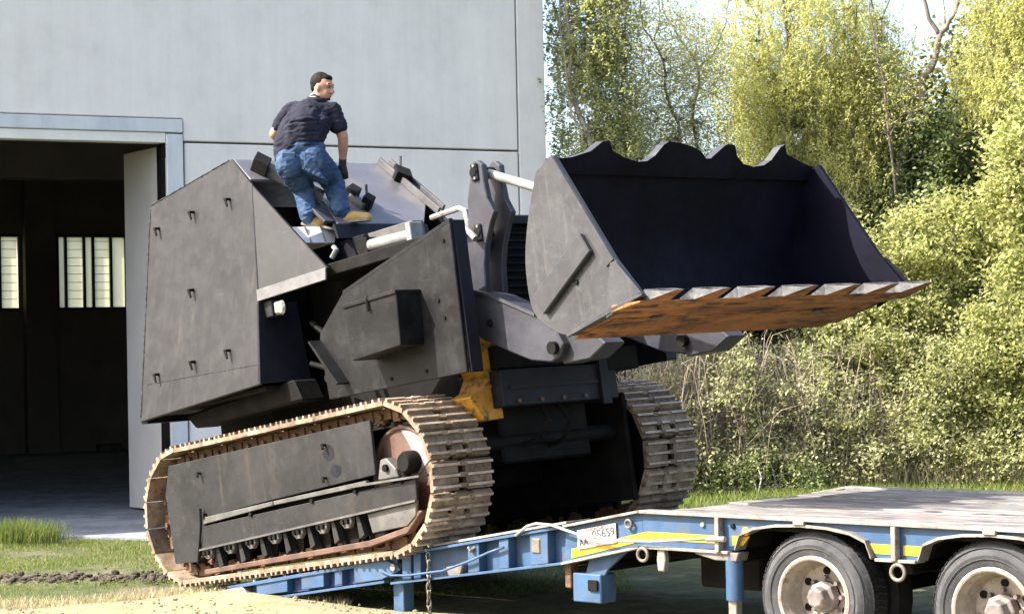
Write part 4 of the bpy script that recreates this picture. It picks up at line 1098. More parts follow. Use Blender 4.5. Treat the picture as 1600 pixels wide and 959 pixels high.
knR = V(.155, .20, .385); anR = V(.235, .05, .125)
# head direction: towards +X, a little towards the viewer, slightly down
fwd = V(.86, -.42, -.14).normalized(); side_ = V(.42, .86, 0).normalized(); upv = side_.cross(fwd) * -1
if upv.z < 0: upv = -upv
HR = Matrix((fwd, side_, upv)).transposed()
def hd(a, b, c): return head + HR @ V(a, b, c)
body = MB()
body.blob(head + HR @ V(-.012, 0, .025), (.098, .077, .098), 16, HR)
body.blob(hd(.028, 0, -.045), (.066, .058, .072), 14, HR)
body.blob(hd(.05, 0, -.088), (.032, .034, .026), 10, HR)              # chin
body.limb([hd(.082, 0, .012), hd(.100, 0, -.022), hd(.106, 0, -.034)], [.011, .015, .017], 8)   # nose
body.limb([hd(.076, -.038, .026), hd(.085, 0, .026), hd(.076, .038, .026)], [.014, .016, .014], 8)     # brow
body.limb([hd(.078, -.022, -.066), hd(.086, 0, -.066), hd(.078, .022, -.066)], [.009, .011, .009], 8)  # lips
for s_ in (-1, 1):
    body.blob(hd(-.005, s_ * .076, -.012), (.020, .010, .032), 10, HR)   # ears
body.limb([head + V(-.02, 0, -.05), neck], [.058, .062])
body.limb([neck, (shL + shR) / 2 + V(0, -.02, -.03), V(-.07, -.02, .78), V(-.08, -.06, .58)], [.07, .11, .12, .11])
body.limb([shL, elL, haL + V(0, -.06, .02)], [.058, .043, .032])
body.limb([shR, V(.215, .10, .86), elR, V(.252, .13, .66), wrR], [.060, .056, .047, .045, .031])
for hand, dr in ((haL, V(.3, .5, -.8).normalized()), (haR, V(.05, .25, -1).normalized())):
    sd = dr.cross(V(0, -1, .2)).normalized(); nn = dr.cross(sd)
    for k in range(4):
        base = hand + sd * (k - 1.5) * .019 + dr * .02
        ln = (.060, .068, .064, .050)[k]
        body.limb([hand - dr * .05 + sd * (k - 1.5) * .012, base + dr * .012, base + dr * ln * .6 + nn * .012, base + dr * ln * .75 + nn * .04], [.014, .0105, .0095, .008], 8)
    body.limb([hand - dr * .04 + sd * .025, hand - dr * .01 + sd * .05 + nn * .01, hand + dr * .02 + sd * .045 + nn * .03], [.013, .011, .009], 8)
for h_, k_, a_ in ((hipL, knL, anL), (hipR, knR, anR)):
    body.limb([h_, k_, a_], [.085, .058, .042])
body_o = merged(body, 'body', 'skin', pm_, .0085, 4)
# hair, with a beard shadow left to the skin
hr = MB()
hr.blob(head + HR @ V(-.026, 0, .040), (.096, .0815, .092), 16, HR)
hr.blob(hd(-.060, 0, -.004), (.048, .070, .058), 12, HR)
hr.blob(hd(.030, 0, .080), (.052, .058, .034), 12, HR)
hair = merged(hr, 'hair', 'hair', pm_, .0075, 3)
for s_ in (-1, 1):
    MB().blob(hd(.081, s_ * .030, .006), .0095, 8).build('eye', 'eye', pm_, smooth='all')
    MB().limb([hd(.084, s_ * .018, .034), hd(.078, s_ * .046, .032)], [.006, .005], 6).build('eyebrow', 'hair', pm_, smooth='all')
bd = MB()
bd.limb([hd(.062, -.026, -.090), hd(.078, 0, -.100), hd(.062, .026, -.090)], [.009, .013, .009], 8)
bd.limb([hd(.090, -.024, -.052), hd(.098, 0, -.048), hd(.090, .024, -.052)], [.006, .007, .006], 8)
merged(bd, 'beard', 'hair', pm_, .008, 2)
# polo shirt
st = MB()
cm = (shL + shR) / 2
st.limb([shL + V(.03, 0, -.01), cm + V(0, -.03, .0), shR + V(-.02, 0, -.01)], [.088, .105, .088], 14)
st.limb([cm + V(-.02, -.03, -.04), V(-.05, -.05, .84), V(-.09, -.075, .745)], [.130, .140, .130], 14)
st.limb([cm + V(-.10, -.01, -.05), V(-.165, -.03, .82), V(-.215, -.06, .69), V(-.235, -.07, .595)], [.095, .105, .100, .085], 12)
st.limb([cm + V(.10, 0, -.06), V(.065, -.03, .83), V(.025, -.06, .74)], [.090, .095, .095], 12)
st.limb([shL, shL + (elL - shL) * .62], [.078, .070], 12)
st.limb([shR, shR + (elR - shR) * .60], [.082, .076], 12)
st.limb([neck + V(-.005, -.005, -.03), neck + V(0, .0, .0)], [.074, .066], 12)
for k in range(8):      # cloth folds fanning out over the lower back
    z = .66 + k * .030
    st.limb([V(-.29 + .010 * k, -.12, z - .07), V(-.17, -.185, z - .012), V(-.04, -.20, z + .012 * math.sin(k * 2)), V(.07, -.14, z + .01)], [.007, .012, .012, .006], 6)
shirt = merged(st, 'polo_shirt', 'shirt', pm_, .009, 4, cloth=.007)
def band(c, rx, ry, h, th, tilt=(0, 0), n=28):
    mb = MB()
    for (dr_, dz_) in ((0, 0), (th, 0), (th * .7, h), (0, h)):
        for k in range(n):
            a = 2 * math.pi * k / n
            mb.v.append(c + V((rx + dr_) * math.cos(a), (ry + dr_) * math.sin(a), dz_ + tilt[0] * math.cos(a) + tilt[1] * math.sin(a)))
    for r_ in range(4):
        for k in range(n):
            mb.f.append((r_ * n + k, r_ * n + (k + 1) % n, ((r_ + 1) % 4) * n + (k + 1) % n, ((r_ + 1) % 4) * n + k)); mb.m.append(0)
    return mb
band(neck + V(.010, .006, -.014), .074, .074, .040, .012, (-.008, .006)).build('collar', 'shirt', shirt, smooth='all')
# jeans
jn = MB()
jn.limb([V(-.20, -.07, .58), V(-.08, -.10, .66), V(.03, -.06, .64)], [.085, .110, .090], 14)
jn.blob(V(-.175, -.12, .515), (.125, .11, .135), 14); jn.blob(V(.015, -.12, .54), (.125, .11, .13), 14)
jn.limb([hipL, hipL + (knL - hipL) * .5, knL, knL + (anL - knL) * .5, anL + V(-.005, -.0, .0), anL + V(0, 0, -.025)], [.130, .118, .092, .078, .070, .064], 14)
jn.limb([hipR, hipR + (knR - hipR) * .5, knR, knR + (anR - knR) * .5, anR + V(-.005, 0, .005), anR + V(.005, 0, -.02)], [.125, .118, .094, .084, .074, .066], 14)
for k in range(6):      # bunched folds down the shins
    for (kk, aa) in ((knL, anL), (knR, anR)):
        c = kk + (aa - kk) * (.12 + .17 * k)
        jn.limb([c + V(-.07, -.03, .018 * (-1) ** k), c + V(0, -.082, -.010), c + V(.07, -.03, .014)], [.010, .014, .009], 6)
for k in range(5):      # creases under the seat
    jn.limb([V(-.06, -.20, .60 - .035 * k), V(.03 + .02 * k, -.195, .50 - .03 * k), V(.13, -.07, .47 - .035 * k)], [.008, .010, .007], 6)
jeans = merged(jn, 'jeans', 'jeans', pm_, .009, 4, cloth=.009)
for x in (-.175, .01):
    p0 = V(x, -.228, .54)
    MB().hexa([p0 + V(-.05, .012, -.055), p0 + V(.05, .012, -.055), p0 + V(.05, .03, -.05), p0 + V(-.05, .03, -.05), p0 + V(-.055, .0, .055), p0 + V(.055, .0, .055), p0 + V(.055, .02, .055), p0 + V(-.055, .02, .055)]).build('pocket', 'jeans', jeans, .004)
# boots
def boot(an, heel, toe, name='boot'):
    b = MB()
    d = (toe - heel).normalized()
    b.limb([an + V(0, 0, .02), an + V(0, 0, -.03), heel + V(0, 0, .055)], [.058, .056, .052], 12)
    b.limb([heel + V(0, 0, .045), heel + d * .13 + V(0, 0, .05), toe - d * .03 + V(0, 0, .035)], [.048, .050, .040], 12)
    o = merged(b, name, 'boot', pm_, .010, 3)
    sd = V(-d.y, d.x, 0)
    pts = []
    for t_, w in ((-.05, .032), (.0, .042), (.10, .040), (.19, .046), (.255, .036), (.28, .015)):
        pts.append((t_, w))
    loop = [heel + d * t_ + sd * w for t_, w in pts] + [heel + d * t_ - sd * w for t_, w in reversed(pts)]
    MB().prism([p + V(0, 0, .002) for p in loop], (0, 0, .024)).build('sole', 'sole', o, .004)
    for k in range(4):
        c = heel + d * (.075 + .028 * k) + V(0, 0, .105 - .012 * k)
        MB().tube([c - sd * .03, c + sd * .03], .005, 6).build('lace', 'sole', o)
    return o
boot(anL, V(-.055, .06, -.005), V(.10, .01, -.035))
boot(anR, V(.225, .07, .012), V(.49, -.02, .022))
# black work glove on the near hand
gl = MB()
hand, dr = haR, V(.05, .25, -1).normalized()
sd = dr.cross(V(0, -1, .2)).normalized(); nn = dr.cross(sd)
gl.limb([wrR + V(0, 0, .015), hand - dr * .02], [.036, .034], 10)
gl.blob(hand, (.044, .034, .05), 12)
for k in range(4):
    base = hand + sd * (k - 1.5) * .021 + dr * .02
    ln = (.066, .074, .070, .056)[k]
    gl.limb([base, base + dr * ln * .65 + nn * .010, base + dr * ln * .8 + nn * .042], [.0145, .0135, .012], 8)
gl.limb([hand - dr * .03 + sd * .028, hand + sd * .056 + nn * .01, hand + dr * .03 + sd * .05 + nn * .03], [.017, .0155, .0135], 8)
merged(gl, 'glove', 'glove', pm_, .008, 2)
# ------------------------------------------------------------------ vegetation
def leaf_mesh(name, P, size, mat, parent=None, seed=0, up_bias=.3, aspect=.5, droop=None):
    """many small pointed leaves, each four corners and slightly folded"""
    g_ = np.random.default_rng(seed)
    P = np.asarray(P, dtype=np.float64); N = len(P)
    n = g_.normal(size=(N, 3)); n[:, 2] = np.abs(n[:, 2]) + up_bias
    n /= np.linalg.norm(n, axis=1)[:, None]
    t = g_.normal(size=(N, 3))
    if droop is not None: t = t * .45 + np.array(droop)
    t -= n * np.sum(t * n, axis=1)[:, None]; t /= np.linalg.norm(t, axis=1)[:, None]
    b = np.cross(n, t)
    sz = (size * g_.uniform(.6, 1.35, N))[:, None]
    v = np.empty((N, 4, 3))
    v[:, 0] = P - t * sz * .5
    v[:, 1] = P + b * sz * aspect * .5 + n * sz * .07 + t * sz * .05
    v[:, 2] = P + t * sz * .5 - n * sz * .1
    v[:, 3] = P - b * sz * aspect * .5 + n * sz * .07 + t * sz * .05
    me = bpy.data.meshes.new(name)
    me.vertices.add(N * 4); me.vertices.foreach_set('co', v.reshape(-1).astype(np.float32))
    me.loops.add(N * 4); me.loops.foreach_set('vertex_index', np.arange(N * 4, dtype=np.int32))
    me.polygons.add(N); me.polygons.foreach_set('loop_start', np.arange(0, N * 4, 4, dtype=np.int32)); me.polygons.foreach_set('loop_total', np.full(N, 4, dtype=np.int32))
    me.materials.append(M[mat]); me.update(calc_edges=True)
    return link(name, me, parent)

def ell(g_, c, r, n, shell=.0):
    d = g_.normal(size=(n, 3)); d /= np.linalg.norm(d, axis=1)[:, None]
    k = g_.uniform(shell ** 3, 1, n) ** (1 / 3)
    return np.array(c) + d * k[:, None] * np.array(r)

def wiggle(g_, a, b, n=5, amp=.06):
    a, b = np.array(a, float), np.array(b, float)
    L_ = np.linalg.norm(b - a)
    pts = [a + (b - a) * k / n + (g_.normal(size=3) * amp * L_ * (0 < k < n)) for k in range(n + 1)]
    return pts

def plant(name, label, cat, base, limbs, clumps, leaf, sub=60, per=60, sigma=.14, size=.07, seed=0, bark='bark', group=None, aspect=.5, droop=None, hang=0, twig_r=.008, crown='crown', trunk_name='trunk'):
    g_ = np.random.default_rng(seed)
    o = empty(name, Matrix.Translation(base), label, cat, group)
    B = np.array(base)
    tm = MB(); nodes = []
    for pts, r0, r1 in limbs:
        pts = [np.array(p) for p in pts]
        fine = []
        for i in range(len(pts) - 1):
            seg = wiggle(g_, pts[i], pts[i + 1], 3, .035)
            fine += seg[:-1] if i < len(pts) - 2 else seg
        rs = [.72 * (r0 + (r1 - r0) * k / (len(fine) - 1)) for k in range(len(fine))]
        tm.tube([p - B for p in fine], rs, 9)
        nodes += fine
    nodes = np.array(nodes)
    allp = []; tw = MB()
    tot = sum(c[3] * c[4] for c in clumps)
    for (x, y, z, rx, rz, *_r) in clumps:
        ry = _r[0] if _r else min(rx, 1.0)
        k = max(3, int(sub * rx * rz / tot))
        cs = ell(g_, (x, y, z), (rx, ry, rz), k, .25)
        for c in cs:
            d = np.linalg.norm((nodes - c) * np.array([1, 1, .6]) + np.array([0, 0, 0]), axis=1) + np.maximum(0, nodes[:, 2] - c[2]) * .8
            a = nodes[np.argmin(d)]
            mid = wiggle(g_, a, c, 4, .07)
            L_ = np.linalg.norm(c - a)
            tw.tube([p - B for p in mid], [twig_r * (1 + min(2.5, L_)) * (1 - .75 * q / 4) for q in range(5)], 4)
            m = int(per * g_.uniform(.5, 1.5))
            sg_ = sigma * g_.uniform(.6, 1.4)
            p = c + g_.normal(size=(m, 3)) * sg_ * np.array([1, 1, .8])
            if hang:
                kk = g_.uniform(0, 1, m)
                ns = max(3, m // 14)
                st_ = c + g_.normal(size=(ns, 3)) * sg_
                idx = g_.integers(0, ns, m)
                p = st_[idx] + g_.normal(size=(m, 3)) * .022
                p[:, 2] -= kk * hang * (.5 + (idx % 5) / 5)
                lean = g_.normal(size=(ns, 2)) * .22
                p[:, :2] += lean[idx] * kk[:, None] * hang
            allp.append(p)
            # side twiglets
            for _ in range(2):
                e = c + g_.normal(size=3) * sg_ * 1.3
                tw.tube([c - B, (c + e) / 2 - B + g_.normal(size=3) * .02, e - B], [twig_r * .5, twig_r * .35, twig_r * .2], 3)
    if tm.v: tm.build(trunk_name, bark, o, 0, 'all')
    if tw.v:
        t_ = tw.build('twigs', bark, o, 0, 'all'); t_['kind'] = 'stuff'
    if leaf:
        lm = leaf_mesh(crown, np.concatenate(allp) - B, size, leaf, o, seed + 1, aspect=aspect, droop=droop)
    return o

plant('poplar_tree', 'narrow upright tree with small olive leaves beside the warehouse corner', 'tree', (1.14, 29.30, 0),
      [([(1.14, 29.30, 0), (1.22, 29.30, 5.02), (0.94, 29.39, 5.92), (0.93, 29.39, 6.68), (0.91, 29.39, 8.14)], .07, .03), ([(0.99, 29.39, 5.69), (1.34, 29.48, 5.93), (1.45, 29.48, 6.68), (1.76, 29.48, 7.87)], .035, .015),
       ([(1.21, 29.30, 4.80), (0.93, 29.30, 5.54), (0.79, 29.30, 6.84), (0.74, 29.30, 7.96)], .03, .012)],
      [(1.22, 29.7, 5.91, .62, 1.9), (1.22, 29.7, 7.31, .62, 1.4), (1.50, 29.5, 4.98, .5, .9), (1.5, 29.7, 3.77, .6, 1.3)], 'lf_poplar', 560, 84, .14, .055, 11, 'bark_pale', hang=.25, twig_r=.004)
plant('slender_tree', 'slender bare-branched tree with few young leaves against the white sky', 'tree', (2.58, 30.23, 0),
      [([(2.58, 30.23, 0), (2.59, 30.23, 5.27), (2.41, 30.23, 5.90), (2.36, 30.23, 6.44), (2.07, 30.23, 6.94), (1.96, 30.23, 7.77)], .045, .012), ([(2.23, 30.23, 6.75), (2.32, 30.23, 7.03), (2.34, 30.23, 7.59)], .014, .008),
       ([(2.37, 30.23, 6.19), (2.05, 30.23, 6.42), (1.86, 30.23, 6.84)], .012, .006), ([(2.56, 30.23, 5.35), (2.19, 30.23, 5.68), (2.00, 30.13, 6.01)], .012, .005)],
      [(2.33, 30.23, 6.19, .75, 1.4, .5), (2.09, 30.23, 5.35, .55, .6, .5)], 'lf_slim', 260, 40, .16, .042, 12, 'bark', twig_r=.0032)
plant('slender_tree', 'slender forked sapling with a few leaves next to the yellow willow', 'tree', (2.73, 30.86, 0),
      [([(2.73, 30.86, 0), (2.84, 30.86, 5.59), (2.95, 30.86, 6.40), (2.66, 30.86, 6.88), (2.42, 30.86, 7.33), (2.34, 30.86, 7.90)], .04, .01), ([(2.95, 30.86, 6.40), (3.19, 30.86, 6.62), (3.39, 30.86, 7.06), (3.46, 30.86, 7.80)], .018, .008),
       ([(2.90, 30.86, 6.12), (3.13, 30.86, 6.03), (3.27, 30.86, 6.31)], .012, .005)],
      [(2.90, 30.86, 6.31, .65, 1.3, .5), (2.99, 30.86, 5.19, .6, .5, .5)], 'lf_slim', 260, 42, .16, .042, 13, 'bark', twig_r=.0032)
plant('slender_tree', 'thin leaning sapling just right of the narrow upright tree', 'tree', (1.82, 29.60, 0),
      [([(1.82, 29.60, 0), (1.89, 29.60, 4.99), (1.75, 29.60, 5.65), (1.74, 29.60, 6.70), (1.69, 29.60, 7.74)], .035, .012), ([(1.76, 29.60, 5.61), (1.94, 29.60, 5.89), (2.04, 29.60, 6.35)], .012, .005)],
      [(1.76, 29.60, 6.08, .32, 1.6, .4)], 'lf_slim', 150, 44, .15, .045, 14, 'bark', twig_r=.0032)
plant('willow_tree', 'broad willow with drooping bright yellow-green foliage above the bucket', 'tree', (5.02, 32, 0),
      [([(5.02, 32, 0), (4.95, 32.0, 4.4), (4.58, 32.0, 6.4), (4.45, 32.0, 7.42), (4.42, 32.0, 8.6)], .11, .03), ([(4.9, 32, 4.9), (5.35, 32, 6.0), (5.6, 32, 7.4), (5.6, 32, 8.4)], .05, .02), ([(4.7, 32, 5.9), (4.1, 32, 6.6), (3.9, 32, 7.6)], .035, .012),
       ([(5.4, 32, 6.2), (6.0, 32, 6.9), (6.2, 32, 8.0)], .03, .012)],
      [(4.75, 32.0, 7.1, 1.45, 1.15), (3.98, 32.0, 6.2, .75, 1.0), (4.74, 31.8, 5.75, 1.15, 1.1), (5.7, 32.3, 6.5, .85, 1.2), (5.1, 31.6, 4.8, .9, .8), (4.2, 31.9, 5.1, .6, .6)], 'lf_willow', 760, 110, .16, .062, 15, 'bark', aspect=.28, droop=(0, 0, -1.0), hang=.38, twig_r=.005)
plant('willow_tree', 'yellow-green willow at the edge of the thicket behind the tall shrub', 'tree', (8.3, 31, 0),
      [([(8.3, 31, 0), (8.15, 31, 4.4), (7.95, 31.0, 6.2), (7.85, 31.0, 8.2)], .09, .025), ([(8.0, 31, 5.6), (7.6, 31, 6.4), (7.4, 31, 7.4)], .03, .012)],
      [(7.8, 31.0, 6.5, .85, .95), (8.2, 31.0, 7.2, .9, .9), (7.45, 31.3, 6.05, .5, .6), (8.9, 31, 6.2, .8, 1.2), (7.65, 31, 7.5, .6, .6)], 'lf_willow', 430, 100, .16, .062, 16, 'bark', aspect=.3, droop=(0, 0, -1.0), hang=.34, twig_r=.005)
plant('ivy_clad_tree', 'forked tree clad in dark green ivy between the two willows', 'tree', (5.79, 31.5, 0),
      [([(5.79, 31.5, 0), (6.07, 31.5, 4.48), (6.35, 31.5, 5.68), (6.68, 31.5, 6.43), (6.84, 31.5, 6.99)], .12, .065), ([(6.82, 31.5, 6.93), (6.66, 31.5, 7.19), (6.50, 31.5, 7.9)], .055, .035), ([(6.83, 31.5, 6.95), (7.05, 31.5, 7.23), (7.30, 31.5, 7.9)], .055, .035),
       ([(6.92, 31.5, 7.08), (6.9, 31.5, 7.4), (6.85, 31.5, 7.9)], .02, .012), ([(6.05, 31.5, 5.0), (5.9, 31.5, 6.4), (5.84, 31.5, 7.11), (5.65, 31.5, 7.9)], .035, .015), ([(6.0, 31.5, 2.5), (7.2, 31.4, 3.9), (7.6, 31.4, 5.0)], .06, .03)],
      [(6.86, 31.7, 5.15, .85, .8), (6.32, 31.7, 4.1, 1.05, .9), (7.5, 31.7, 4.4, .7, 1.1), (7.0, 31.5, 3.2, 1.0, .9)], 'lf_ivy', 380, 80, .14, .07, 17, 'bark', aspect=.75)
plant('young_tree', 'thin grey sapling with sparse twigs between the willow and the ivy', 'tree', (5.9, 31, 0),
      [([(5.9, 31, 0), (5.98, 31, 4.2), (5.85, 31.0, 5.8), (5.72, 31.0, 6.8), (5.6, 31, 8.2)], .035, .012), ([(5.9, 31, 5.3), (6.2, 31, 6.0), (6.35, 31, 6.9)], .014, .006), ([(5.8, 31, 6.2), (5.5, 31, 6.9), (5.4, 31, 7.6)], .012, .005)],
      [(6.1, 31, 6.2, .6, 1.0, .5)], 'lf_willow', 60, 26, .15, .055, 18, 'bark', twig_r=.004, aspect=.35)
# shrubs
def shrub(label, base, clumps, leaf, sub, per, size, seed, sigma=.13, stems=7, height=1.5, bark='bark_pale', name='shrub', group=None, aspect=.6, twig_r=.005):
    g_ = np.random.default_rng(seed + 77)
    limbs = []
    for k in range(stems):
        c = clumps[k % len(clumps)]
        tx_, ty_, tz_ = ell(g_, c[:3], (c[3] * .8, .4, c[4] * .8), 1)[0]
        b0 = (base[0] + g_.normal() * .18, base[1] + g_.normal() * .12, 0)
        limbs.append(([b0, ((b0[0] * .6 + tx_ * .4), b0[1], tz_ * .5), (tx_, ty_, tz_)], .022, .007))
    return plant(name, label, 'shrub', base, limbs, clumps, leaf, sub, per, sigma, size, seed, bark, group, aspect, twig_r=twig_r, crown='foliage', trunk_name='stems')
shrub('tall shrub with large yellow-green leaves near the willow edge', (7.6, 29.5, 0), [(7.5, 29.5, 4.0, .6, 1.6), (7.9, 29.6, 5.2, .4, .9), (7.75, 29.4, 2.9, .6, 1.0)], 'lf_shrub', 280, 80, .08, 21, .14, 9)
shrub('rounded yellow-green shrub below the tall shrub', (7.3, 29.2, 0), [(7.24, 29.2, 1.94, .85, 1.3), (7.9, 29.1, 1.3, .6, 1.1)], 'lf_shrub', 260, 90, .07, 22)
shrub('mid-green spreading bush behind the trailer deck', (6.34, 29.4, 0), [(6.34, 29.4, 1.6, .95, 1.1), (6.0, 29.3, .8, .8, .7)], 'lf_shrub2', 260, 90, .06, 23)
shrub('leafy bush with yellow shoots right of the bucket edge', (5.8, 29.8, 0), [(5.75, 29.8, 3.1, .72, 1.1), (6.45, 29.9, 3.2, .55, 1.2), (5.25, 29.9, 2.6, .75, .8)], 'lf_shrub', 270, 80, .07, 24)
shrub('low olive bush under the bucket teeth', (5.0, 29.8, 0), [(5.1, 29.8, 2.1, .95, .85), (4.84, 30.2, 3.5, .58, .8), (4.6, 29.9, 1.2, .7, .7)], 'lf_shrub2', 260, 84, .062, 25)
shrub('pale green bush at the foot of the thicket by the road', (7.4, 28.9, 0), [(7.34, 28.9, .55, .95, .6), (6.6, 28.9, .45, .6, .45)], 'lf_shrub2', 150, 56, .06, 26)
# brambles: many dry canes with few leaves
def bramble(label, base, clumps, seed, canes, leafn, per=10):
    o = plant('bramble', label, 'shrub', base, [([(base[0], base[1], 0), (base[0] + .1, base[1], .9)], .02, .01)], clumps, 'lf_bramble', leafn, per, .10, .06, seed, 'twig', 'bramble bushes beside the track', .6, twig_r=.004, crown='foliage', trunk_name='stems')
    g_ = np.random.default_rng(seed + 5)
    m = MB(); B = np.array(base)
    for k in range(canes):
        c = clumps[g_.integers(0, len(clumps))]
        x0 = c[0] + g_.normal() * c[3] * .6; y0 = base[1] + g_.normal() * .25
        h = (c[2] + c[4]) * g_.uniform(.55, 1.08)
        lx = g_.normal() * .35; ly = g_.normal() * .2
        pts = [np.array([x0, y0, 0.0]), np.array([x0 + lx * .3, y0 + ly * .3, h * .5]), np.array([x0 + lx * .8, y0 + ly, h * .88]), np.array([x0 + lx * 1.4, y0 + ly * 1.3, h * g_.uniform(.8, 1.0)])]
        m.tube([p - B for p in pts], [.008, .0065, .0045, .002], 3)
        for j in range(3):
            a = pts[1] + (pts[2] - pts[1]) * g_.uniform(0, 1); e = a + np.array([g_.normal() * .2, g_.normal() * .1, abs(g_.normal()) * .22])
            m.tube([a - B, e - B], [.0035, .0015], 3)
    c_ = m.build('canes', 'twig', o, 0, 'all'); c_['kind'] = 'stuff'
bramble('dry grey-brown bramble right behind the raised far track', (2.1, 28.8, 0), [(2.13, 28.8, 1.1, .66, .9)], 31, 300, 200, 24)
bramble('tan bramble canes under the middle of the bucket', (2.9, 28.8, 0), [(2.89, 28.8, 1.45, .75, .95), (2.9, 28.6, .6, .7, .4)], 32, 340, 230, 26)
bramble('leafy bramble with pale canes below the bucket teeth', (3.9, 29.1, 0), [(3.94, 29.1, 1.25, .95, 1.0), (3.9, 29.0, .5, .9, .4)], 33, 340, 300, 28)
bramble('wide bramble with dry straw canes above the trailer deck', (4.9, 29.4, 0), [(4.93, 29.4, .95, .95, .85), (5.0, 28.9, .45, .9, .38)], 34, 340, 240, 26)
bramble('low bramble thinning out towards the green bushes', (5.8, 29.2, 0), [(5.81, 29.2, .5, .9, .55)], 35, 150, 130, 20)
shrub('ragged low green weeds in the grass beside the far track', (3.3, 28.3, 0), [(2.6, 28.4, .22, .5, .26), (3.2, 28.3, .34, .45, .34), (3.9, 28.4, .22, .55, .24), (3.5, 28.7, .5, .35, .35)], 'lf_low', 110, 46, .05, 41, .12, 14, twig_r=.003)
# thicket further back that closes the view, shade put into its leaf colours
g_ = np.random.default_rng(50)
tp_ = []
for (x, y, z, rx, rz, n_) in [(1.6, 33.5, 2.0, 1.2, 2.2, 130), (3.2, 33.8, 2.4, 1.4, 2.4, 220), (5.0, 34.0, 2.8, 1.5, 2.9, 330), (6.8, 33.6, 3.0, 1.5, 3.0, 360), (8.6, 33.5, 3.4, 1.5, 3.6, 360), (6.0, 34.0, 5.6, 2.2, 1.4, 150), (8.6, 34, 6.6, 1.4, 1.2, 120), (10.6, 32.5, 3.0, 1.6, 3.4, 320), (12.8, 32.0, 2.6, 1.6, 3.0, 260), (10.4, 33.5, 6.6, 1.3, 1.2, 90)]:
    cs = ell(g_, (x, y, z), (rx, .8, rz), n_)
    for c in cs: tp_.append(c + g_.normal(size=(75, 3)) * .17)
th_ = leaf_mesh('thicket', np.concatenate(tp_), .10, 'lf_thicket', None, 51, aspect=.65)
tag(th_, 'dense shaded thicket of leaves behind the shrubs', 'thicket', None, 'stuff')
# grasses
def blades(name, P, h, w, mat, seed, label, cat, lean=.35):
    g2 = np.random.default_rng(seed)
    P = np.asarray(P); N = len(P)
    hh = h * g2.uniform(.45, 1.25, N); ang = g2.uniform(0, 2 * np.pi, N)
    d = np.stack([np.cos(ang), np.sin(ang), np.zeros(N)], 1); le = g2.normal(size=(N, 2)) * lean
    top_ = P + np.stack([le[:, 0] * hh, le[:, 1] * hh, hh], 1); mid = P + np.stack([le[:, 0] * hh * .3, le[:, 1] * hh * .3, hh * .55], 1)
    ww = (w * g2.uniform(.6, 1.3, N))[:, None]
    v = np.empty((N, 4, 3)); v[:, 0] = P - d * ww * .5; v[:, 1] = mid - d * ww * .1; v[:, 2] = top_; v[:, 3] = mid + d * ww * .5
    me = bpy.data.meshes.new(name); me.vertices.add(N * 4); me.vertices.foreach_set('co', v.reshape(-1).astype(np.float32))
    me.loops.add(N * 4); me.loops.foreach_set('vertex_index', np.arange(N * 4, dtype=np.int32))
    me.polygons.add(N); me.polygons.foreach_set('loop_start', np.arange(0, N * 4, 4, dtype=np.int32)); me.polygons.foreach_set('loop_total', np.full(N, 4, dtype=np.int32))
    me.materials.append(M[mat]); me.update(calc_edges=True)
    return tag(link(name, me), label, cat, None, 'stuff')
g3 = np.random.default_rng(60)
def scatter(n, x0, x1, y0, y1): return np.stack([g3.uniform(x0, x1, n), g3.uniform(y0, y1, n), np.full(n, -.01)], 1)
P = scatter(150000, -8.0, 1.0, 17.4, 23.6)
nz_ = np.sin(P[:, 0] * 2.1 + P[:, 1]) + np.sin(P[:, 1] * 2.9 - P[:, 0] * .7) + g3.normal(size=len(P)) * .6
front = 23.4 - .5 * (P[:, 0] + 4)
keep = (nz_ > -1.0) & (P[:, 1] < front - .3) & ~((P[:, 1] > 19.1) & (P[:, 1] < 19.9) & (P[:, 0] < -3.2))
keep &= (P[:, 1] > 19.9) | (g3.uniform(size=len(P)) < .55)
blades('grass', P[keep], .042, .009, 'grass', 61, 'short patchy green grass between the hall floor and the sandy bank', 'grass')
T_ = []
for cx_, cy_, n_, s_ in ((-5.80, 23.3, 900, .12), (-5.45, 23.2, 500, .13), (-6.2, 23.6, 260, .2)):
    q_ = g3.normal(size=(n_, 3)) * [s_, s_ * .7, 0] + [cx_, cy_, -.01]; T_.append(q_)
blades('tall_grass', np.concatenate(T_), .28, .012, 'grass', 62, 'tall green grass tuft at the edge of the hall floor', 'grass', .3)
fr = []
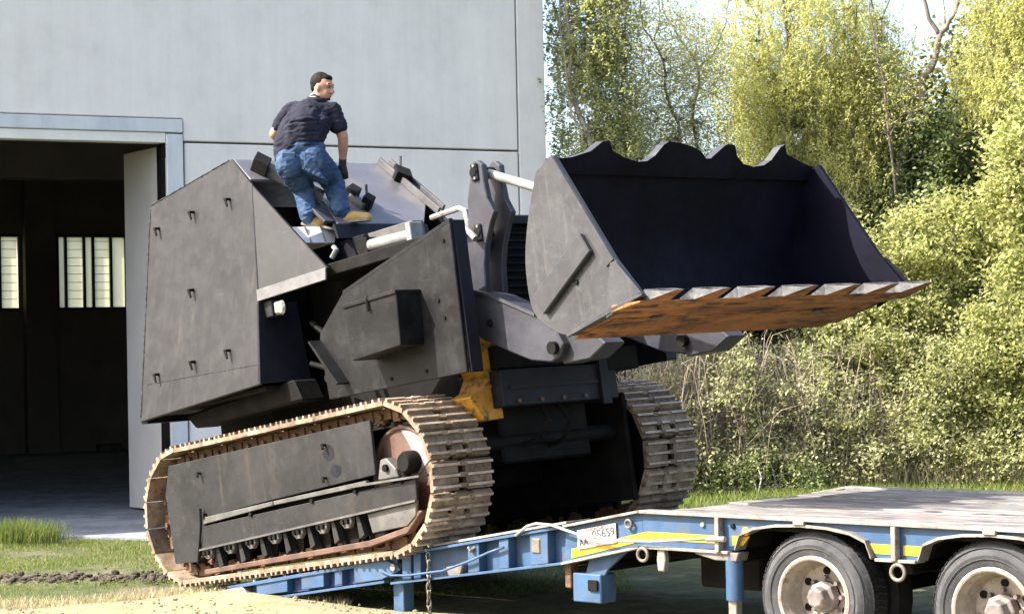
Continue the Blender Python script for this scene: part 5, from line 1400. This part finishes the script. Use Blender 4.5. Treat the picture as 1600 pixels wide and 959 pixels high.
for k in range(5200):
    x = g3.uniform(-6, -1.4)
    crest = 17.1 + .55 * math.exp(-((x + 3.0) / .9) ** 2) + .12 * math.sin(x * 2.1) - .55 * max(0, x + 2.2)
    fr.append((x, crest + g3.normal() * .16 + .12, .0))
blades('grass_fringe', fr, .075, .010, 'dry_grass', 63, 'yellowed grass fringe along the crest of the sandy bank', 'grass')
P = scatter(30000, 1.6, 9.5, 26.0, 29.2)
blades('verge_grass', P[(np.sin(P[:, 0] * 1.7) + g3.normal(size=len(P)) * .7 > -.8)], .16, .014, 'grass', 64, 'fresh green verge grass in front of the brambles', 'grass')
P = scatter(5200, 3.4, 9.0, 28.5, 29.5)
blades('dry_grass', P, .42, .010, 'dry_grass', 65, 'dry straw-coloured grass stalks at the foot of the brambles', 'grass', .22)
# dark soil ridge with clods
so = MB(); rg = random.Random(71)
for k in range(700):
    x = rg.uniform(-7.5, -2.6); y = 19.5 + rg.gauss(0, .26) - .25 * (x + 5) * .4
    r_ = rg.choice((.012, .016, .02, .024, .035)) * rg.uniform(.8, 1.2)
    so.blob((x, y, r_ * .4), (r_ * rg.uniform(.8, 1.5), r_, r_ * rg.uniform(.5, .9)), 6)
tag(so.build('soil_ridge', 'soil'), 'dark ridge of soil clods running across the grass', 'soil', None, 'stuff')

pb = MB(); rg = random.Random(81)
for k in range(700):
    x = rg.uniform(-5.5, .2); y = rg.uniform(15.3, 17.5)
    r_ = rg.uniform(.005, .016) if rg.random() < .93 else rg.uniform(.016, .024)
    crest = 17.1 + .55 * math.exp(-((x + 3.0) / .9) ** 2) - .55 * max(0, x + 2.2)
    if y > crest - .05: continue
    t = 1 - ((crest - y) / 5) ** (1 / 1.4)
    h = (.065 * math.exp(-((x + 2.1) / 1.0) ** 2) + .018) * math.sin(math.pi * t * .62 + .2)
    pb.blob((x, y, h + r_ * .2), (r_ * rg.uniform(.8, 1.4), r_, r_ * .7), 6)
tag(pb.build('gravel', 'sand'), 'scattered small stones on the sandy bank', 'gravel', None, 'stuff')
